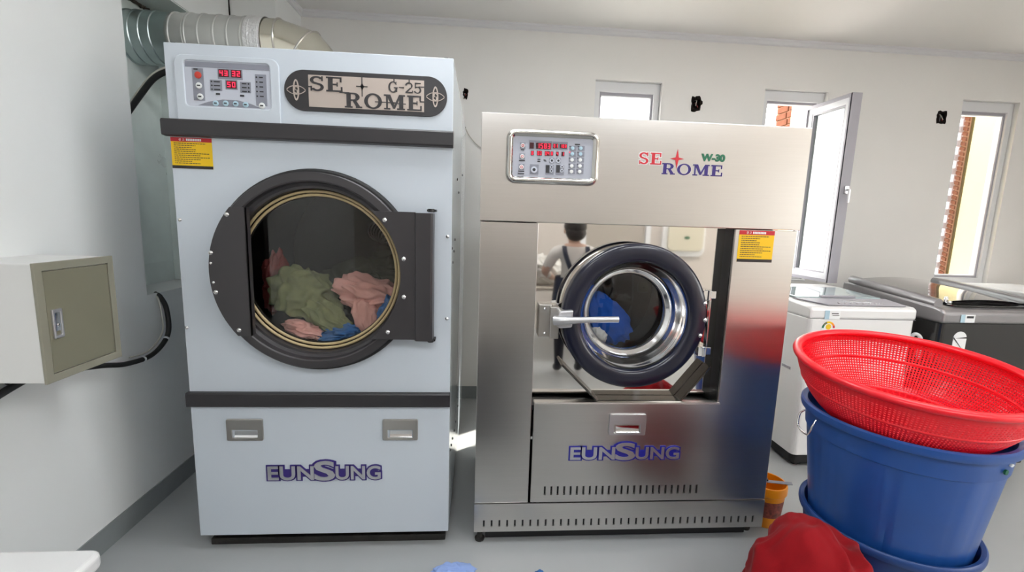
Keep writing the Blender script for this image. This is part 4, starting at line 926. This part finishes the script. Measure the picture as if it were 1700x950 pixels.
for k in range(72):
    a = 2*PI*k/72; b.add([(r_*math.cos(a)+s_*.002*math.sin(a), r_*math.sin(a)-s_*.002*math.cos(a), z) for r_ in (.03, .226) for s_ in (-1, 1) for z in (-.185, -.1815)], [(0, 2, 6, 4), (1, 5, 7, 3), (0, 4, 5, 1), (2, 3, 7, 6)])
b.xf(BM); o = b.build('mesh_floor', 'basket_red', B); o['kind'] = 'stuff'
b = MB(); b.lathe((0, 0, 0), [(.04, -.186), (.04, -.180), (0, -.180), ], 24, 'z'); b.xf(BM); b.build('floor_disc', 'basket_red', B)

# orange bucket with scraper
bx, by = 2.478, .125
K = thing('orange_bucket', 'small orange bucket beside the washer base', 'bucket', (bx, by, 0))
b = MB(); b.cap = False; b.lathe((bx, by, 0), [(0, .001), (.064, .001), (.067, .006), (.080, .165), (.080, .20), (.077, .20), (.077, .165), (.064, .008), (0, .008)], 40, 'z'); b.build('shell', 'bucket_orange', K, smooth=True, ang=40)
b = MB(); b.lathe((bx, by, 0), [(.0815, .160), (.0865, .164), (.0865, .192), (.084, .202), (.078, .203), (.079, .16)], 40, 'z', close=True); b.build('rim', 'bucket_orange', K, smooth=True, ang=50)
b = MB(); b.cap = False; b.lathe((bx, by, 0), [(.0715, .055), (.0784, .135)], 40, 'z'); b.build('printed_label', 'bucket_print', K, smooth=True)
t = thing('scraper', 'grey metal scraper lying across the orange bucket', 'scraper', (bx, by, .2))
b = MB(); b.add([], []); b.box((-.07, -.011, -.0015), (.035, .011, .0015)); b.xf(Matrix.Translation((bx+.06, by-.03, .208)) @ Matrix.Rotation(-.12, 4, 'Y') @ Matrix.Rotation(-.4, 4, 'Z')); b.build('blade', 'panel_mid', t, bevel=.001)
b = MB(); b.box((-.02, -.008, -.004), (.035, .008, .004)); b.xf(Matrix.Translation((bx-.03, by+.01, .206)) @ Matrix.Rotation(-.1, 4, 'Y') @ Matrix.Rotation(-.4, 4, 'Z')); b.build('handle', 'ink', t, bevel=.002)

# heaped dark red cloth in front of the tubs
garment('red_bundle', 'heaped dark red cloth on the floor before the blue tubs', (2.13, -.60, .20), (.22, .20, .285), (0, .12, .5), 'red_cloth', 14, 'cloth', amp=.11, freq=1.9, nu=200, nv=120, flat=.195, dirs=4)
garment('floor_rag', 'pale blue rag on the floor before the dryer', (1.03, -.185, .022), (.085, .05, .028), (0, 0, .1), 'pale_blue_cloth', 81, 'rag', flat=.02)
garment('rag_scrap', 'tiny blue scrap of cloth on floor before washer', (1.37, -.185, .012), (.02, .015, .014), (0, 0, .1), 'blue_cloth', 83, 'rag', flat=.01, nu=24, nv=16)
# white cabinet at the lower left
S = thing('low_white_cabinet', 'white rounded top of a low cabinet at the bottom left', 'cabinet', (-.11, -.95, 0))
b = MB(); rslab(b, -.36, .138, -1.18, -.645, .02, .46, .03); b.build('body', 'appliance_white', S, bevel=.004)
b = MB(); rslab(b, -.368, .158, -1.19, -.622, .46, .503, .03); b.build('top', 'appliance_white', S, bevel=.012, seg=4)
b = MB(); rslab(b, -.34, .10, -1.16, -.65, 0, .02, .02); b.build('base', 'black_rubber', S)

# ================================================================== REST OF THE ROOM (mirrored in the polished steel; ceiling lights added)
for x, y, wh in ((.9, -2.5, 'nearest the left wall at the rear'), (2.8, -2.5, 'in the middle at the rear'), (4.7, -2.5, 'nearest the right wall at the rear'), (1.15, -.28, 'above the gap between dryer and washer'), (2.9, -.5, 'above the blue tubs'), (4.6, -.5, 'before the household washers')):  # unseen glowing panels, added to brighten the room
    t = thing('added_ceiling_light', 'added white ceiling light panel '+wh, 'ceiling light', (x, y, ZC-.05), 'added ceiling light panels')
    b = MB(); hw = .26 if y < -2 else .14; b.ring(rc(x-.62, y-hw-.02, x+.62, y+hw+.02), rc(x-.6, y-hw, x+.6, y+hw), ZC-.05, ZC, 'z'); b.build('frame', 'pvc', t)
    b = MB(); b.box((x-.6, y-hw, ZC-.042), (x+.6, y+hw, ZC-.03)); b.build('diffuser', 'fill_lamp_warm' if x > 4 else 'fill_lamp', t)
Hm = thing('laundry_hamper', 'dark navy canvas hamper standing before the washer, mirrored in its steel', 'hamper', (1.1, -1.05, 0))
b = MB(); b.cap = False; O2 = rrect(.84, 1.37, -1.36, -.86, .06); I2 = rrect(.85, 1.36, -1.35, -.87, .055); b.ring(O2, I2, .03, .55, 'z'); b.build('canvas', 'navy_canvas', Hm)
b = MB(); b.ring(rrect(.832, 1.378, -1.368, -.852, .065), I2, .535, .56, 'z'); b.build('rim', 'navy_canvas', Hm, bevel=.006)
b = MB(); b.prism(rrect(.85, 1.36, -1.35, -.87, .055), .03, .05, 'z'); b.build('bottom', 'navy_canvas', Hm)
for x in (.9, 1.31):
    for y in (-1.3, -.92): b = MB(); b.lathe((x, y, 0), [(.02, 0), (.022, .015), (.018, .03)], 12, 'z'); b.build('foot', 'black_rubber', Hm)
Tb = thing('folding_table', 'work table behind the photographer with laundry on it', 'table', (2.1, -2.75, 0))
b = MB(); b.box((1.5, -3.1, .70), (2.9, -2.4, .73)); b.build('table_top', 'wood_top', Tb, bevel=.004)
for x in (1.55, 2.82):
    for y in (-3.05, -2.48): b = MB(); b.box((x, y, 0), (x+.035, y+.035, .70)); b.build('leg', 'steel_satin', Tb)
garment('white_laundry', 'white laundry heap on the work table', (1.76, -2.62, .87), (.2, .16, .14), (0, 0, 0), 'white_cloth', 91, amp=.3, flat=.125)
garment('pale_laundry', 'pale laundry heap at far end of the work table', (2.5, -2.75, .84), (.24, .18, .12), (0, 0, .3), 'white_cloth', 95, amp=.3, flat=.1)
t = thing('wall_dispenser', 'cream rounded plate on white backing on the rear wall', 'dispenser', (3.68, YF, 1.0))
b = MB(); b.prism(rrect(3.40, 3.96, .98, 1.42, .09), YF+.002, YF+.05); b.build('backing', 'appliance_white', t, bevel=.01)
b = MB(); b.prism(rrect(3.46, 3.92, 1.05, 1.40, .07), YF+.05, YF+.09); b.build('cover', 'cream_plastic', t, bevel=.01)
b = MB(); b.prism(circ(3.70, 1.22, .035, 16, rz=.02), YF+.09, YF+.094); b.build('emblem', 'green_dot', t)

def person(label, loc, face, joints, radii, edges, mats, paint, extra=None):
    """one continuous skinned figure"""
    me = bpy.data.meshes.new('person'); names = list(joints); idx = {n_: i for i, n_ in enumerate(names)}
    me.from_pydata([joints[n_] for n_ in names], [(idx[a], idx[b_]) for a, b_ in edges], [])
    tmp = bpy.data.objects.new('tmp', me); C.objects.link(tmp)
    sk = tmp.modifiers.new('skin', 'SKIN'); sk.use_smooth_shade = True
    for i, n_ in enumerate(names):
        r_ = radii[n_]; r_ = r_ if isinstance(r_, tuple) else (r_, r_); me.skin_vertices[0].data[i].radius = r_; me.skin_vertices[0].data[i].use_root = (n_ == 'pelvis')
    sb = tmp.modifiers.new('sub', 'SUBSURF'); sb.levels = 2; sb.render_levels = 2
    dg = bpy.context.evaluated_depsgraph_get(); dg.update(); ev = bpy.data.meshes.new_from_object(tmp.evaluated_get(dg))
    v = [x.co.copy() for x in ev.vertices]; f = [tuple(p.vertices) for p in ev.polygons]; bpy.data.objects.remove(tmp)
    R = Matrix.Translation(loc) @ Matrix.Rotation(face, 4, 'Z')
    root = thing('person', label, 'person', loc)
    b = MB().add([R @ p for p in v], f); o = b.build('body', mats, root, smooth=True, ang=180)
    for p, fc in zip(o.data.polygons, f):
        c_ = sum((v[i] for i in fc), Vector())/len(fc); p.material_index = paint(c_)
    return root, R
J = dict(pelvis=(0, 0, .74), waist=(0, .01, .86), chest=(0, .0, 1.03), upper=(0, .015, 1.12), neck=(0, .0, 1.185), headb=(0, -.02, 1.235), head=(0, -.03, 1.30), crown=(0, -.02, 1.375))
Rr = dict(pelvis=(.135, .10), waist=(.12, .09), chest=(.135, .095), upper=(.10, .075), neck=.048, headb=.062, head=(.082, .092), crown=(.06, .066))
Ed = [('pelvis', 'waist'), ('waist', 'chest'), ('chest', 'upper'), ('upper', 'neck'), ('neck', 'headb'), ('headb', 'head'), ('head', 'crown')]
def limbs(arm):
    J_, R_, E2 = dict(J), dict(Rr), list(Ed)
    for s_, tg in ((-1, 'l'), (1, 'r')):
        a = arm[tg]
        J_.update({'sh'+tg: (s_*.165, .01, 1.115), 'el'+tg: a[0], 'wr'+tg: a[1], 'pm'+tg: a[2], 'hip'+tg: (s_*.085, 0, .68), 'kn'+tg: (s_*.095, -.015, .39), 'an'+tg: (s_*.095, .01, .075), 'to'+tg: (s_*.10, -.13, .035)})
        R_.update({'sh'+tg: .062, 'el'+tg: .043, 'wr'+tg: .028, 'pm'+tg: (.036, .02), 'hip'+tg: .082, 'kn'+tg: .056, 'an'+tg: .038, 'to'+tg: (.036, .028)})
        E2 += [('upper', 'sh'+tg), ('sh'+tg, 'el'+tg), ('el'+tg, 'wr'+tg), ('wr'+tg, 'pm'+tg), ('pelvis', 'hip'+tg), ('hip'+tg, 'kn'+tg), ('kn'+tg, 'an'+tg), ('an'+tg, 'to'+tg)]
        p = Vector(a[2]); d = (p-Vector(a[1])).normalized(); sd_ = d.cross(Vector((0, 0, 1))).normalized()
        for q, (of, ln) in enumerate(((-.024, .055), (-.008, .065), (.008, .062), (.024, .05))):
            k1, k2 = p+d*(.025+ln*.5)+sd_*of*1.15, p+d*(.02+ln)+sd_*of*1.2-Vector((0, 0, .018))
            J_['f%d%s' % (q, tg)] = tuple(k1); J_['g%d%s' % (q, tg)] = tuple(k2); R_['f%d%s' % (q, tg)] = .0085; R_['g%d%s' % (q, tg)] = .0075; E2 += [('pm'+tg, 'f%d%s' % (q, tg)), ('f%d%s' % (q, tg), 'g%d%s' % (q, tg))]
        k1 = p-d*.012+sd_*(.042*-s_); k2 = k1+d*.035+sd_*(.012*-s_); J_['t0'+tg] = tuple(k1); J_['t1'+tg] = tuple(k2); R_['t0'+tg] = .010; R_['t1'+tg] = .008; E2 += [('pm'+tg, 't0'+tg), ('t0'+tg, 't1'+tg)]
    return J_, R_, E2
def face_parts(root, R, hair_back=True, cap=.0):
    m = MB(); n = 20
    def ell(c, s, lo=-1.0):
        vs = []; nu, nv = 28, 18
        for i in range(nv+1):
            th = PI*i/nv
            for j in range(nu):
                ph = 2*PI*j/nu; d = Vector((math.sin(th)*math.cos(ph), math.sin(th)*math.sin(ph), math.cos(th))); k = 1+.05*noise.noise(d*6)
                vs.append(Vector(c)+Vector((d.x*s[0]*k, d.y*s[1]*k, d.z*s[2]*k)))
        return MB().add(vs, [(i*nu+j, (i+1)*nu+j, (i+1)*nu+(j+1) % nu, i*nu+(j+1) % nu) for i in range(nv) for j in range(nu)])
    ell((0, .008, 1.34), (.098, .105, .088)).xf(R).build('hair', 'hair', root, smooth=True, ang=180)
    ell((0, .04, 1.285), (.088, .065, .075)).xf(R).build('hair', 'hair', root, smooth=True, ang=180)
    ell((0, -.118, 1.292), (.012, .018, .02)).xf(R).build('nose', 'skin', root, smooth=True, ang=180)
    for s_ in (-1, 1):
        ell((s_*.03, -.108, 1.315), (.011, .008, .006)).xf(R).build('eye', 'ink', root, smooth=True, ang=180)
        ell((s_*.087, -.01, 1.30), (.010, .018, .028)).xf(R).build('ear', 'skin', root, smooth=True, ang=180)
    ell((0, -.105, 1.258), (.022, .008, .005)).xf(R).build('mouth', 'logo_red', root, smooth=True, ang=180)
# helper at the table, back turned to the machines, seen mirrored in the washer front
J_, R_, E2 = limbs({'l': ((-.235, -.10, .93), (-.15, -.30, .86), (-.13, -.36, .845)), 'r': ((.25, -.08, .92), (.24, -.28, .85), (.235, -.345, .835))})
def paint1(c):
    if c.z > 1.165 and abs(c.x) < .1: return 1
    if abs(c.x) > .2 and c.z < .98 and c.z > .72 or (c.y < -.2 and c.z > .5): return 1
    if c.z < .79 and not (c.y < -.2): return 2
    return 0
pr, R1 = person('person in white shirt and dark apron, back turned, mirrored in the washer', (1.93, -1.98, 0), 0, J_, R_, E2, ['shirt', 'skin', 'trousers'], paint1)
face_parts(pr, R1)
def strap(pts, w_): 
    P = [Vector(p) for p in bez(pts, 8)]; vs = []
    for i, p in enumerate(P):
        t_ = (P[min(i+1, len(P)-1)]-P[max(i-1, 0)]).normalized(); sd_ = t_.cross(Vector((0, 1, 0))).normalized()
        vs += [p-sd_*w_+Vector((0, .004, 0)), p+sd_*w_+Vector((0, .004, 0)), p+sd_*w_-Vector((0, .004, 0)), p-sd_*w_-Vector((0, .004, 0))]
    n = len(P); return MB().add(vs, [(k*4+j, k*4+(j+1) % 4, (k+1)*4+(j+1) % 4, (k+1)*4+j) for k in range(n-1) for j in range(4)])
strap([(-.10, .06, 1.17), (-.095, .112, 1.10), (-.05, .128, .98), (.01, .125, .86)], .02).xf(R1).build('apron_strap', 'apron', pr)
strap([(.10, .06, 1.17), (.095, .112, 1.10), (.05, .128, .98), (-.01, .125, .86)], .02).xf(R1).build('apron_strap', 'apron', pr)
b = MB(); b.cap = False; b.lathe((0, 0, 0), [(.150, .90), (.165, .74), (.185, .45)], 40, 'z'); b.v = [(x*1.05, y*.86, z) for x, y, z in b.v]; b.xf(R1); b.build('apron', 'apron', pr, smooth=True)
# photographer holding the phone up, behind the camera
J_, R_, E2 = limbs({'l': ((-.26, -.08, .93), (-.12, -.25, 1.10), (-.085, -.285, 1.16)), 'r': ((.26, -.08, .93), (.12, -.25, 1.10), (.085, -.285, 1.16))})
def paint2(c):
    if c.z > 1.165 and abs(c.x) < .1 and c.y > -.2: return 1
    if c.y < -.23 and c.z > .9: return 1
    if c.z < .72: return 2
    return 0
pr2, R2 = person('person in dark clothes taking the photograph, mirrored dimly in the steel', (1.12, -2.16, 0), PI, J_, R_, E2, ['jacket', 'skin', 'trousers'], paint2)
face_parts(pr2, R2)
